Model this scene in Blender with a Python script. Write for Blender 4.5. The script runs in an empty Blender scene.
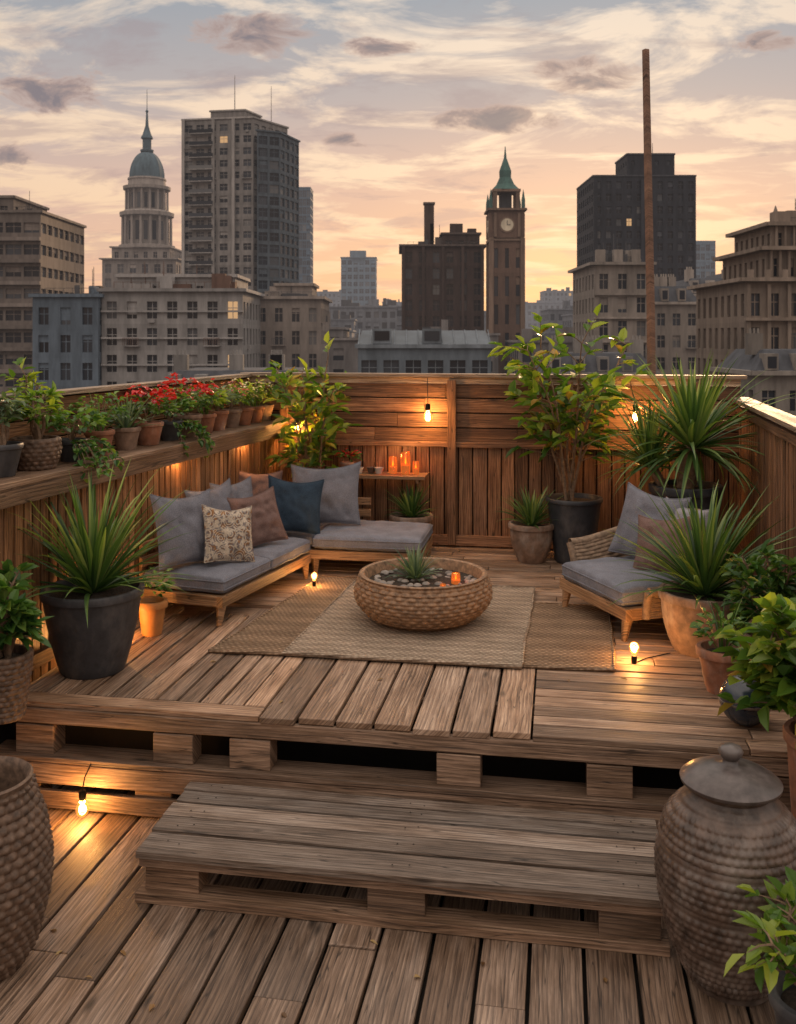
import bpy, math, random
from mathutils import Vector, Matrix, noise
random.seed(11)
R=random.random
def rr(a,b): return a+(b-a)*R()
V=Vector
rad=math.radians
sc=bpy.context.scene
# ---------------------------------------------------------------- node helpers
class NT:
    def __init__(s,t): s.t=t
    def n(s,ty,ins=None,**props):
        nd=s.t.nodes.new(ty)
        for k,v in props.items(): setattr(nd,k,v)
        if ins:
            for k,v in ins.items():
                sk=nd.inputs[k]
                if isinstance(v,bpy.types.NodeSocket): s.t.links.new(v,sk)
                else: sk.default_value=v
        return nd
    def m(s,op,a,b=0.0,c=None,clamp=False):
        ins={0:a,1:b}
        if c is not None: ins[2]=c
        return s.n('ShaderNodeMath',ins,operation=op,use_clamp=clamp).outputs[0]
    def mix(s,f,a,b,bt='MIX'):
        return s.n('ShaderNodeMixRGB',{'Fac':f,'Color1':a,'Color2':b},blend_type=bt).outputs[0]
    def ramp(s,f,stops):
        nd=s.n('ShaderNodeValToRGB',{'Fac':f}); cr=nd.color_ramp
        while len(cr.elements)<len(stops): cr.elements.new(.5)
        for e,(p,c) in zip(cr.elements,stops):
            e.position=p; e.color=c4(c)
        return nd.outputs[0]
    def mr(s,v,a,b,c,d):
        return s.n('ShaderNodeMapRange',{0:v,1:a,2:b,3:c,4:d}).outputs[0]
    def comb(s,x,y,z): return s.n('ShaderNodeCombineXYZ',{0:x,1:y,2:z}).outputs[0]
def c4(c):
    if isinstance(c,(int,float)): return (c,c,c,1)
    return tuple(c)+(1,) if len(c)==3 else tuple(c)
def newmat(name):
    m=bpy.data.materials.new(name); m.use_nodes=True
    m.node_tree.nodes.clear(); return m,NT(m.node_tree)
def finish(m,N,sh):
    N.n('ShaderNodeOutputMaterial',{'Surface':sh}); return m
def prin(N,col,rough=.6,nrm=None,metal=0.,spec=.4,**ex):
    ins={'Base Color':col if isinstance(col,bpy.types.NodeSocket) else c4(col),'Roughness':rough,'Metallic':metal,'Specular IOR Level':spec}
    if nrm: ins['Normal']=nrm
    ins.update(ex)
    return N.n('ShaderNodeBsdfPrincipled',ins).outputs[0]
def bump(N,h,st=.5,dist=.01): return N.n('ShaderNodeBump',{'Height':h,'Strength':st,'Distance':dist}).outputs[0]
def noiseN(N,vec,scale,detail=4,rough=.55,dist=0.):
    return N.n('ShaderNodeTexNoise',{'Vector':vec,'Scale':scale,'Detail':detail,'Roughness':rough,'Distortion':dist}).outputs['Fac']
def rndN(N): return N.n('ShaderNodeAttribute',attribute_name='rnd').outputs['Fac']
def objc(N): return N.n('ShaderNodeTexCoord').outputs['Object']

def wood(name,cd,cm,cl,rough=.60,var=.4,gray=(.2,.18,.165),grayamt=.5,gr_s=1.):
    m,N=newmat(name)
    uv=N.n('ShaderNodeUVMap').outputs[0]; sp=N.n('ShaderNodeSeparateXYZ',{0:uv}); u,v=sp.outputs[0],sp.outputs[1]
    r=rndN(N); r50=N.m('MULTIPLY',r,57.)
    big=noiseN(N,N.comb(N.m('MULTIPLY',u,.55),N.m('MULTIPLY',v,3.),r50),1.5,2)
    vo=N.n('ShaderNodeTexVoronoi',{'Vector':N.comb(N.m('MULTIPLY',u,1.5),N.m('MULTIPLY',v,5.),r50),'Scale':1.}).outputs['Distance']
    kn=N.mr(vo,.035,.11,0.,1.); warp=N.mr(vo,.0,.35,1.,0.)
    ph=N.m('ADD',N.m('MULTIPLY',v,46.*gr_s),N.m('ADD',N.m('MULTIPLY',big,6.),N.m('MULTIPLY',warp,1.1)))
    ring=N.m('FRACT',ph)
    fib=noiseN(N,N.comb(N.m('MULTIPLY',u,2.4),N.m('MULTIPLY',v,75.),r50),1.,4,.70,.15)
    fine=noiseN(N,N.comb(N.m('MULTIPLY',u,7.),N.m('MULTIPLY',v,260.),r50),1.,2,.6)
    g=N.m('ADD',N.m('MULTIPLY',ring,.18),N.m('MULTIPLY',fib,.82))
    col=N.ramp(g,[(.28,cl),(.49,cm),(.70,cd)])
    gr=N.m('FRACT',N.m('MULTIPLY',r,7.31))
    blot=noiseN(N,N.comb(N.m('MULTIPLY',u,1.9),N.m('MULTIPLY',v,8.),r50),1.3,5,.65)
    gf=N.m('MULTIPLY',N.m('ADD',N.m('MULTIPLY',gr,.75),N.mr(blot,.42,.62,-.15,.5)),grayamt,clamp=True)
    grc=N.mix(1.,c4(gray),N.mr(g,.25,.75,1.5,.4),'MULTIPLY')
    col=N.mix(gf,col,grc)
    br=N.m('MULTIPLY',N.mr(r,0,1,1-var,1+var*.7),N.mr(blot,.32,.68,.58,1.26))
    br=N.m('MULTIPLY',br,N.mr(fine,.3,.7,.80,1.13))
    ck=noiseN(N,N.comb(N.m('MULTIPLY',u,1.0),N.m('MULTIPLY',v,26.),r50),1.,1,.5)
    cr=N.mr(N.m('ABSOLUTE',N.m('SUBTRACT',ck,.58)),.002,.011,.3,1.)
    br=N.m('MULTIPLY',br,N.m('MULTIPLY',N.mr(kn,0,1,.22,1.),cr))
    col=N.mix(1.,col,br,'MULTIPLY')
    h=N.m('SUBTRACT',N.m('MULTIPLY',fine,.4),fib)
    return finish(m,N,prin(N,col,N.mr(blot,.3,.7,rough-.18,rough+.14),bump(N,h,.65,.006),spec=.45))
def simple(name,col,rough=.6,nscale=8.,amt=.25,bmp=.2,bd=.01,metal=0.,spec=.4,useR=False,stain=0.,**ex):
    m,N=newmat(name); o=objc(N)
    f=noiseN(N,o,nscale,4,.6)
    k=N.mr(f,.3,.7,1-amt,1+amt)
    if useR: k=N.m('MULTIPLY',k,N.mr(rndN(N),0,1,.55,1.3))
    c=N.mix(1.,c4(col),k,'MULTIPLY')
    if stain:
        s=noiseN(N,N.n('ShaderNodeMapping',{'Vector':o,'Scale':(1.,1.,.5)}).outputs[0],5.5,5,.65)
        c=N.mix(N.mr(s,.5,.68,0,stain),c,(.50,.45,.40,1))
        c=N.mix(N.mr(s,.30,.44,stain,0),c,(.06,.05,.04,1))
    return finish(m,N,prin(N,c,rough,bump(N,f,bmp,bd),metal,spec,**ex))
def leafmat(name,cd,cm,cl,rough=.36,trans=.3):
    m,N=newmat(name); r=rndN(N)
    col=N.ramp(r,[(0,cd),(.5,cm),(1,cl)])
    p=prin(N,col,rough,None,spec=.45)
    t=N.n('ShaderNodeBsdfTranslucent',{'Color':N.mix(1.,col,(1.5,1.5,.6,1),'MULTIPLY')}).outputs[0]
    return finish(m,N,N.n('ShaderNodeMixShader',{0:trans,1:p,2:t}).outputs[0])
def fabric(name,col,col2=None,pat=False):
    m,N=newmat(name); o=objc(N)
    uv=N.n('ShaderNodeUVMap').outputs[0]
    f=noiseN(N,o,170.,2,.7); w=noiseN(N,o,7.,2)
    c=N.mix(1.,c4(col),N.m('MULTIPLY',N.mr(f,.3,.7,.68,1.28),N.mr(w,.3,.7,.84,1.13)),'MULTIPLY')
    if pat:
        vo=N.n('ShaderNodeTexVoronoi',{'Vector':uv,'Scale':5.,'Randomness':.55}).outputs['Distance']
        ring=N.m('ABSOLUTE',N.m('SINE',N.m('MULTIPLY',vo,17.)))
        nn=noiseN(N,uv,9.,3)
        k=N.m('MULTIPLY',N.mr(ring,.35,.6,0,1),N.mr(nn,.42,.55,0,1))
        c=N.mix(k,c,N.mix(N.mr(nn,.5,.62,0,1),c4(col2),(.30,.15,.06,1)))
    h=N.m('ADD',N.m('MULTIPLY',f,.3),w)
    return finish(m,N,prin(N,c,.92,bump(N,h,.6,.02),spec=.15))
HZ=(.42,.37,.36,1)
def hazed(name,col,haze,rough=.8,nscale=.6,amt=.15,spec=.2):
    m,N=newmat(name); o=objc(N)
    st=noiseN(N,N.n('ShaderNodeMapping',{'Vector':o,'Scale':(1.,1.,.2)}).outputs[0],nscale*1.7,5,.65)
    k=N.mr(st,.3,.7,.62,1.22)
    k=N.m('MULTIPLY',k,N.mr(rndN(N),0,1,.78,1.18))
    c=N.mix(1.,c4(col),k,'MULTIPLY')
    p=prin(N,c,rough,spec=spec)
    e=N.n('ShaderNodeEmission',{'Color':HZ,'Strength':.9}).outputs[0]  # aerial haze put into the surface as emission, set per building
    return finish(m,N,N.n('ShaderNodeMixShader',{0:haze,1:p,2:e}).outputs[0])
def emis(name,col,st):
    m,N=newmat(name); return finish(m,N,N.n('ShaderNodeEmission',{'Color':c4(col),'Strength':st}).outputs[0])

M_deck=wood('deck_wood',(.08,.041,.021),(.34,.195,.112),(.58,.39,.25),grayamt=.40,gray=(.31,.255,.21),var=.48)
M_low=wood('lower_deck_wood',(.045,.024,.013),(.215,.128,.078),(.40,.265,.175),grayamt=.42,gray=(.22,.18,.15),var=.45)
M_step=wood('pallet_wood',(.055,.036,.025),(.215,.15,.108),(.40,.30,.225),grayamt=.65,gray=(.24,.21,.185),var=.36)
M_edge=wood('pallet_side_wood',(.05,.028,.016),(.23,.135,.08),(.39,.25,.155),grayamt=.2)
M_fence=wood('cedar_wood',(.06,.025,.011),(.235,.107,.049),(.39,.205,.10),grayamt=.10,var=.42)
M_slat=wood('cedar_slat_wood',(.07,.03,.012),(.29,.135,.056),(.45,.245,.115),grayamt=.08,var=.42)
M_ledge=wood('ledge_wood',(.08,.04,.02),(.26,.145,.08),(.42,.27,.165),grayamt=.25)
M_cap=wood('cap_wood',(.13,.08,.045),(.40,.28,.185),(.58,.45,.33),grayamt=.3)
M_furn=wood('teak_wood',(.11,.052,.024),(.33,.18,.085),(.46,.28,.15),grayamt=.08,var=.15,rough=.5)
M_pole=wood('pole_wood',(.08,.04,.026),(.22,.12,.08),(.30,.18,.12),grayamt=.1,var=.1,rough=.7)
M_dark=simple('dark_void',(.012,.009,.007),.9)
M_soil=simple('soil',(.035,.024,.016),.95,60,.5,.9,.02)
M_potdark=simple('charcoal_pot',(.040,.041,.046),.5,14,.25,.2,stain=.10)
M_potblk=simple('slate_pot',(.032,.036,.044),.4,14,.25,.15,stain=.1)
M_terra=simple('terracotta',(.25,.105,.058),.75,12,.35,.3,stain=.3)
M_terra2=simple('aged_clay',(.21,.135,.095),.8,14,.4,.4,stain=.4)
M_orange=simple('ochre_pot',(.40,.17,.05),.6,12,.2,.15)
M_wick=simple('wicker',(.235,.14,.08),.6,30,.55,.5,.006)
M_wick2=simple('dark_wicker',(.115,.072,.048),.6,30,.55,.5,.006)
M_wickg=simple('grey_rattan',(.24,.165,.11),.7,30,.4,.4,.006)
M_urn=simple('stoneware_glaze',(.088,.060,.046),.34,14,.6,.45,.008,stain=.2)
M_urn2=simple('stoneware_lid',(.08,.066,.062),.30,12,.45,.25,.006,stain=.12)
M_blue=simple('dark_glaze',(.012,.02,.032),.2,9,.7,.1,spec=.7,stain=.08)
M_metal=simple('dark_metal',(.02,.018,.016),.45,20,.2,.1,metal=.8)
M_white=simple('ceramic_white',(.5,.46,.40),.35,8,.1,.05)
M_wax=simple('wax',(.42,.22,.08),.5,8,.1,.05)
M_stone=simple('pebbles',(.22,.19,.165),.6,8,.3,.2,useR=True)
M_yucca=leafmat('yucca_leaf',(.028,.07,.020),(.085,.165,.042),(.32,.39,.13),trans=.25)
M_leaf=leafmat('broad_leaf',(.03,.08,.015),(.10,.20,.03),(.33,.39,.06),trans=.42)
M_leaf2=leafmat('shrub_leaf',(.02,.065,.018),(.06,.15,.032),(.19,.30,.07))
M_leaf3=leafmat('silver_leaf',(.055,.10,.06),(.12,.18,.11),(.25,.31,.19))
M_dry=leafmat('yellow_leaf',(.12,.11,.02),(.36,.26,.05),(.48,.28,.07))
M_red=leafmat('red_flower',(.18,.005,.010),(.42,.012,.020),(.62,.05,.05))
M_pink=leafmat('pink_flower',(.30,.05,.07),(.55,.14,.14),(.65,.28,.22))
M_wflower=leafmat('pale_flower',(.45,.33,.2),(.62,.5,.36),(.75,.66,.55))
M_fallen=leafmat('fallen_leaf',(.10,.05,.02),(.24,.13,.04),(.33,.22,.07),trans=.1)
M_bark=simple('bark',(.19,.125,.08),.85,30,.4,.8,.01)
F_grey=fabric('grey_blue_fabric',(.18,.182,.21))
F_seat=fabric('seat_fabric',(.195,.20,.232))
F_navy=fabric('navy_fabric',(.032,.052,.078))
F_mauve=fabric('mauve_fabric',(.18,.115,.10))
F_ivory=fabric('patterned_fabric',(.52,.43,.33),(.06,.08,.12),True)
F_lgrey=fabric('light_grey_fabric',(.30,.29,.31))
def rugmat(name,a,b,stripe):
    m,N=newmat(name)
    uv=N.n('ShaderNodeUVMap').outputs[0]; sp=N.n('ShaderNodeSeparateXYZ',{0:uv}); u,v=sp.outputs[0],sp.outputs[1]
    row=N.m('MULTIPLY',v,math.pi/.030)
    br=N.m('SINE',N.m('ADD',N.m('MULTIPLY',u,2*math.pi/.045),N.m('MULTIPLY',N.m('FLOOR',N.m('DIVIDE',row,math.pi)),math.pi)))
    h=N.m('MULTIPLY',N.m('ABSOLUTE',N.m('SINE',row)),N.mr(br,-1,1,.4,1))
    n1=noiseN(N,uv,60.,3); n2=noiseN(N,uv,3.,4)
    st=N.mr(N.m('SINE',N.m('MULTIPLY',v,2*math.pi/stripe)),-.2,.2,.86,1.07)
    k=N.m('MULTIPLY',N.m('MULTIPLY',N.mr(n1,.3,.7,.70,1.27),N.mr(n2,.3,.7,.76,1.14)),st)
    c=N.mix(1.,N.mix(h,c4(b),c4(a)),k,'MULTIPLY')
    return finish(m,N,prin(N,c,.95,bump(N,h,.9,.012),spec=.1))
M_rug=rugmat('jute_rug_weave',(.54,.43,.325),(.21,.15,.105),.12)
M_rug2=rugmat('brown_rug_weave',(.40,.28,.185),(.13,.08,.05),.24)
M_glow=emis('lamp_filament',(1.,.50,.14),30.)
M_flame=emis('candle_flame',(1.,.42,.10),8.)
def shellmat(name,col,tr,em=0):
    m,N=newmat(name)
    t=N.n('ShaderNodeBsdfTransparent',{'Color':c4(col)}).outputs[0]
    g=N.n('ShaderNodeBsdfGlossy',{'Color':(1,.85,.6,1),'Roughness':.08}).outputs[0]
    s=N.n('ShaderNodeMixShader',{0:1-tr,1:t,2:g}).outputs[0]
    if em:
        e=N.n('ShaderNodeEmission',{'Color':(1,.42,.10,1),'Strength':em}).outputs[0]
        s=N.n('ShaderNodeAddShader',{0:s,1:e}).outputs[0]
    return finish(m,N,s)
M_bulb=shellmat('bulb_glass',(1,.9,.72),.88,.30)
M_amber=shellmat('amber_glass',(.92,.42,.09),.85,.16)

# ---------------------------------------------------------------- mesh builder
class MB:
    def __init__(s): s.v=[];s.f=[];s.m=[];s.uv=[];s.c=[]
    def av(s,p): s.v.append((p[0],p[1],p[2])); return len(s.v)-1
    def af(s,idx,mi=0,uv=None,c=.5):
        s.f.append(tuple(idx)); s.m.append(mi); s.c.append(c)
        s.uv.append(uv if uv else [(s.v[i][0]+s.v[i][1]*.3,s.v[i][2]+s.v[i][1]*.7) for i in idx])
    def quad(s,a,b,c_,d,mi=0,c=.5,uv=None): s.af([s.av(a),s.av(b),s.av(c_),s.av(d)],mi,uv,c)
    def box(s,c,ax,ay,sx,sy,sz,mi=0,r=None):
        ax=V(ax).normalized(); ay=V(ay); ay=(ay-ax*ay.dot(ax)).normalized(); az=ax.cross(ay)
        c=V(c); i0=len(s.v); L=[]
        for k in (-.5,.5):
            for j in (-.5,.5):
                for i in (-.5,.5):
                    s.av(c+ax*(i*sx)+ay*(j*sy)+az*(k*sz)); L.append((i*sx,j*sy,k*sz))
        ou,ov=rr(0,30),rr(0,30)
        if r is None: r=R()
        for q in ((0,2,3,1),(4,5,7,6),(0,1,5,4),(2,6,7,3),(0,4,6,2),(1,3,7,5)):
            s.af([i0+k for k in q],mi,[(ou+L[k][0],ov+L[k][1]+L[k][2]) for k in q],r)
    def tube(s,pts,rs,n=6,mi=0,c=.5):
        rings=[]
        for k,p in enumerate(pts):
            p=V(p); d=(V(pts[min(k+1,len(pts)-1)])-V(pts[max(k-1,0)])).normalized()
            a=d.cross(V((.3,1,.2))).normalized(); b=d.cross(a)
            rings.append([s.av(p+(a*math.cos(t)+b*math.sin(t))*rs[k]) for t in [2*math.pi*i/n for i in range(n)]])
        for k in range(len(rings)-1):
            for i in range(n): s.af([rings[k][i],rings[k][(i+1)%n],rings[k+1][(i+1)%n],rings[k+1][i]],mi,None,c)
        s.af(rings[-1],mi,None,c)
    def lathe(s,prof,c,n=48,mi=0,fn=None,r=.5):
        c=V(c); rings=[]
        for (rd,z) in prof:
            if rd<1e-5: rings.append([s.av(c+V((0,0,z)))]); continue
            rg=[]
            for i in range(n):
                t=2*math.pi*i/n; q=rd+(fn(t,rd,z) if fn else 0)
                rg.append(s.av(c+V((math.cos(t)*q,math.sin(t)*q,z))))
            rings.append(rg)
        for k in range(len(rings)-1):
            A,B=rings[k],rings[k+1]
            for i in range(n):
                j=(i+1)%n
                if len(A)==1 and len(B)==1: continue
                if len(A)==1: s.af([A[0],B[j],B[i]],mi,None,r)
                elif len(B)==1: s.af([A[i],A[j],B[0]],mi,None,r)
                else: s.af([A[i],A[j],B[j],B[i]],mi,None,r)
    def leaf(s,p,d,up,L,W,mi=0,c=None,fold=.25,curl=.25):
        if c is None: c=R()
        d=V(d).normalized(); sd=d.cross(V(up))
        if sd.length<1e-3: sd=d.cross(V((1,0,0)))
        sd.normalize(); nn=sd.cross(d)
        p=V(p); P=lambda t,w,z:s.av(p+d*(L*t)+sd*(W*w)+nn*(W*z-L*curl*t*t))
        b=P(0,0,0);m1=P(.35,0,-fold*.3);m2=P(.7,0,-fold*.3);t=P(1,0,0)
        l1=P(.32,.5,fold);l2=P(.68,.38,fold*.8);r1=P(.32,-.5,fold);r2=P(.68,-.38,fold*.8)
        for f in ((b,m1,l1),(m1,m2,l2,l1),(m2,t,l2),(b,r1,m1),(m1,r1,r2,m2),(m2,r2,t)): s.af(f,mi,None,c)
    def blade(s,p,az,el,L,W,droop,mi=0,c=None,seg=7):
        if c is None: c=R()
        p=V(p); e=el; sw=rr(-.25,.25); prev=None
        for k in range(seg+1):
            t=k/seg; a=az+sw*t
            h=V((math.cos(a),math.sin(a),0)); sd=V((-math.sin(a),math.cos(a),0))
            w=W*min(1.,.55+t*2.2)*(1-max(0,(t-.35)/.65)**1.5)
            d=h*math.cos(e)+V((0,0,math.sin(e))); nn=V((0,0,1))*math.cos(e)-h*math.sin(e)
            row=[s.av(p+sd*w*.5+nn*w*.22),s.av(p),s.av(p-sd*w*.5+nn*w*.22)]
            if prev:
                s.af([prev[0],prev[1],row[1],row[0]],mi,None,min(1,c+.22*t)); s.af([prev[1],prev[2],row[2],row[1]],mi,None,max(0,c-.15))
            prev=row; p=p+d*(L/seg); e-=droop*(.4+1.2*t)/seg
    def obj(s,name,mats,parent=None,smooth=False,bevel=0,ang=40,mods=None):
        me=bpy.data.meshes.new(name); me.from_pydata(s.v,[],s.f)
        for m in mats: me.materials.append(m)
        me.polygons.foreach_set('material_index',s.m)
        ul=me.uv_layers.new(name='UVMap'); fl=[]
        for u in s.uv:
            for a in u: fl+= [a[0],a[1]]
        ul.data.foreach_set('uv',fl)
        at=me.attributes.new('rnd','FLOAT','FACE'); at.data.foreach_set('value',s.c)
        if smooth:
            me.polygons.foreach_set('use_smooth',[True]*len(s.f)); me.set_sharp_from_angle(angle=rad(ang))
        me.update(); o=bpy.data.objects.new(name,me); sc.collection.objects.link(o)
        if bevel:
            b=o.modifiers.new('bevel','BEVEL'); b.width=bevel; b.segments=2; b.limit_method='ANGLE'
        if parent: o.parent=parent
        return o
def empty(name):
    e=bpy.data.objects.new(name,None); sc.collection.objects.link(e); return e
ZU=V((0,0,1)); ZP=.62
UU=V((.9863,-.165,0)); VV=V((.165,.9863,0))
def W(u,v,z=0): return V((0,5.2,z))+UU*u+VV*v
def uL(v): return -2.40+.1*v
def uR(v): return 2.37+.04*v

# ---------------------------------------------------------------- lower deck
mb=MB(); u=-3.4
while u<3.3:
    w=rr(.195,.24); v0=-3.6
    while v0<1.0:
        L=rr(1.3,2.8); L=min(L,1.2-v0)
        mb.box(W(u+w/2,v0+L/2,-.02+rr(-.003,.003)),VV+UU*rr(-.003,.003),UU,L-.007,w-.018,.04)
        v0+=L
    u+=w
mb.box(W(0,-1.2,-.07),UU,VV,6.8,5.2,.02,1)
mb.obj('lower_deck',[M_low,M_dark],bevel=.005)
# ---------------------------------------------------------------- raised platform
mb=MB(); TH=.035
def ub(u0,u1,v,w,z=ZP-TH/2):
    a=u0
    while a<u1-.01:
        L=rr(1.1,2.4)
        if u1-(a+L)<.5: L=u1-a
        mb.box(W(a+L/2,v+w/2,z+rr(-.002,.002)),UU,VV,L-.006,w-.014,TH); a+=L
def vb(u,w,v0,v1):
    mb.box(W(u+w/2,(v0+v1)/2,ZP-TH/2+rr(-.003,.003)),VV+UU*rr(-.004,.004),UU,v1-v0-.006,w-.017,TH)
CU0,CU1=-.78,.72
u=CU0
for i in range(7):
    w=(CU1-CU0)/7; vb(u,w,-.02+rr(-.02,.012),1.05); u+=w
ub(uL(0),CU0,-.02,.15)
u=CU0
while u>-2.35:
    w=rr(.12,.15)
    if u-w<uL(1.): break
    vb(u-w,w,.13,rr(1.7,2.1)); u-=w
ulast=u
mb.box(W((ulast+uL(.9))/2,1.1,ZP-TH/2),VV,UU,1.94,ulast-uL(.9)-.01,TH)
v=1.06
while v<4.4:
    w=rr(.12,.145); ub(max(uL(v),-3) if v>2.1 else CU0,uR(v),v,w); v+=w
v=-.02
while v<1.04:
    w=min(rr(.125,.15),1.05-v)
    if w<.05: break
    ub(CU1,uR(v),v,w); v+=w
mb.box(W(-1.6,2.03,ZP-.04),UU,VV,1.6,.5,.02)
mb.obj('deck_platform',[M_deck],bevel=.005)
mb=MB()
Zs=ZP-TH
mb.box(W(0,.0,Zs-.045),UU,VV,4.76,.04,.088)
for k in range(8): mb.box(W(0,.5+k*.52,Zs-.045),UU,VV,4.7,.05,.085)
for ux in (-2.12,-1.28,-.83,.33,1.12,1.95):
    mb.box(W(ux,.05,.405),UU,VV,.235,.14,.165,0)
    mb.box(W(ux+.05,1.0,.405),UU,VV,.2,.14,.16,0)
mb.box(W(0,.04,.306),UU,VV,4.78,.19,.032,0)
mb.box(W(0,.80,.300),UU,VV,4.76,.14,.03,0)
mb.box(W(0,-.03,.225),UU,VV,4.78,.032,.118,0)
for ux in (-2.2,-1.4,-.3,.9,2.1): mb.box(W(ux,.06,.11),UU,VV,.22,.14,.21)
mb.box(W(0,-.025,.075),UU,VV,4.78,.03,.10,0)
mb.obj('pallet_base',[M_edge],bevel=.005)
mb=MB(); mb.box(W(0,1.6,.3),UU,VV,4.7,2.2,.56); mb.obj('underdeck_shade_block',[M_dark])  # dark block added to stand in for the shade under the platform
# ---------------------------------------------------------------- pallet step
mb=MB(); S0,S1=-1.15,1.34; F=-.78
ws=[.20,.155,.15,.125,.105]; v=F-.02
for i,w in enumerate(ws):
    mb.box(W((S0+S1)/2+rr(-.012,.012),v+w/2,.238+rr(-.004,.004)),UU,VV,S1-S0+rr(0,.03),w-.016,.034,0); v+=w
for k in (0,.33,.66): mb.box(W((S0+S1)/2,F+.03+k,.196),UU,VV,S1-S0-.03,.05,.048,1)
for ux in (S0+.17,(S0+S1)/2+.02,S1-.17):
    for k in (0.035,.36,.66): mb.box(W(ux,F+.06+k,.108),UU,VV,.27,.12,.122,1)
for k in (0.0,.36,.66): mb.box(W((S0+S1)/2,F+.06+k,.0245),UU,VV,S1-S0,.13,.045,1)
# nail heads
for i,w in enumerate(ws):
    vv=F-.02+sum(ws[:i])+w/2
    for ux in (S0+.12,S0+.2,(S0+S1)/2,(S0+S1)/2+.07,S1-.2,S1-.12):
        mb.lathe([(.0045,0),(.0045,.0012),(0,.0016)],W(ux+rr(-.01,.01),vv+rr(-.02,.02),.2588),8,2)
mb.obj('pallet_step',[M_step,M_edge,M_metal],bevel=0)
bpy.data.objects['pallet_step'].modifiers.new('bevel','BEVEL').width=.003

# ---------------------------------------------------------------- fences
BL=V((-1.22,9.93,0)); BR=V((3.27,9.17,0)); LF=V((-2.62,4.8,0)); RF=V((2.33,4.7,0))
def fr(p0,p1):
    d=(p1-p0); L=d.length; d=d/L; return d,L
d,L=fr(BL,BR); n=V((d.y,-d.x,0)); BLx=BL-d*.36; Lb=L+.36
mb=MB()
def fb(s,o,z,ls,th,hz,vertical=False,mi=0,base=None,dd=None,nn=None):
    c=base+dd*s+nn*o; c.z=z
    if vertical: mb.box(c,ZU,dd,hz,ls,th,mi)
    else: mb.box(c,dd,nn,ls,th,hz,mi)
kw=dict(base=BLx,dd=d,nn=n)
for k in range(4):
    s=0
    while s<Lb-.05:
        l=rr(1.2,2.2); l=l if Lb-(s+l)>.5 else Lb-s
        fb(s+l/2,rr(-.003,.003),1.735+k*.149,l-.004,.025,.137,**kw); s+=l
s=0
while s<Lb-.02:
    w=rr(.125,.15); w=min(w,Lb-s)
    fb(s+w/2,rr(-.004,.004),1.12,w-.012,.025,1.02,True,**kw); s+=w
fb(Lb/2,.03,1.645,Lb,.05,.05,**kw); fb(Lb/2,.025,.69,Lb,.04,.10,**kw)
fb(Lb/2,.0,2.335,Lb+.1,.14,.035,mi=1,**kw); fb(Lb/2,.022,2.285,Lb,.03,.06,mi=1,**kw)
for s in (.42,2.15,3.3,4.5): fb(s,.05,1.47,.085,.05,1.64,True,**kw)
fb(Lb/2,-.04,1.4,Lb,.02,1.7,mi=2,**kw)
mb.obj('back_fence',[M_fence,M_cap,M_dark],bevel=.003)
d,L=fr(LF,BL); n=V((d.y,-d.x,0)); kw=dict(base=LF,dd=d,nn=n); mb=MB()
s=0
while s<L-.02:
    w=.088+rr(-.004,.004); fb(s+w/2,rr(-.004,.004),1.10,w-.016,.024,1.36,True,**kw); s+=w
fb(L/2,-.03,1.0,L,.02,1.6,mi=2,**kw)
fb(L/2,.03,.70,L,.035,.09,**kw)
fb(L/2-.04,.098,1.775,L-.08,.024,.112,mi=3,**kw)
fb(L/2-.04,-.01,1.848,L-.08,.25,.034,mi=3,**kw); fb(L/2-.04,-.235,1.848,L-.08,.18,.034,mi=3,**kw)
for s in (.3,1.2,2.1,3.0,3.9,4.8): fb(s,.048,1.79,.03,.07,.07,**kw)
for k in range(3):
    s=-.2
    while s<L:
        l=rr(1.3,2.2); l=l if L-(s+l)>.5 else L-s
        fb(s+l/2,-.335,1.945+k*.142,l-.004,.025,.132,**kw); s+=l
fb(L/2,-.335,2.325,L+.2,.12,.035,mi=1,**kw)
for s in (.1,1.6,3.1,4.6): fb(s,-.38,1.2,.09,.06,2.2,True,**kw)
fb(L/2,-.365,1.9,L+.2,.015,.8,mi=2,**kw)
mb.obj('left_fence',[M_slat,M_cap,M_dark,M_ledge],bevel=.003)
LD,LNN=d.copy(),n.copy()
d,L=fr(BR,RF); n=V((d.y,-d.x,0)); kw=dict(base=BR,dd=d,nn=n); mb=MB(); s=0
while s<L-.02:
    w=.098+rr(-.004,.004); fb(s+w/2,rr(-.004,.004),1.2,w-.016,.024,1.72,True,**kw); s+=w
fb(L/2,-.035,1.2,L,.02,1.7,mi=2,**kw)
fb(L/2,.03,.72,L,.03,.09,**kw); fb(L/2,.03,2.03,L,.035,.07,**kw)
fb(L/2,.0,2.125,L+.1,.17,.036,mi=1,**kw); fb(L/2,-.05,1.65,L,.03,.1,**kw)
mb.obj('right_fence',[M_fence,M_cap,M_dark],bevel=.003)
mb=MB(); mb.tube([(2.50,9.38,.3),(2.47,9.38,2.9),(2.42,9.38,5.53)],[.045,.042,.036],4,0); mb.obj('wooden_pole',[M_pole],bevel=.004)

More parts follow.
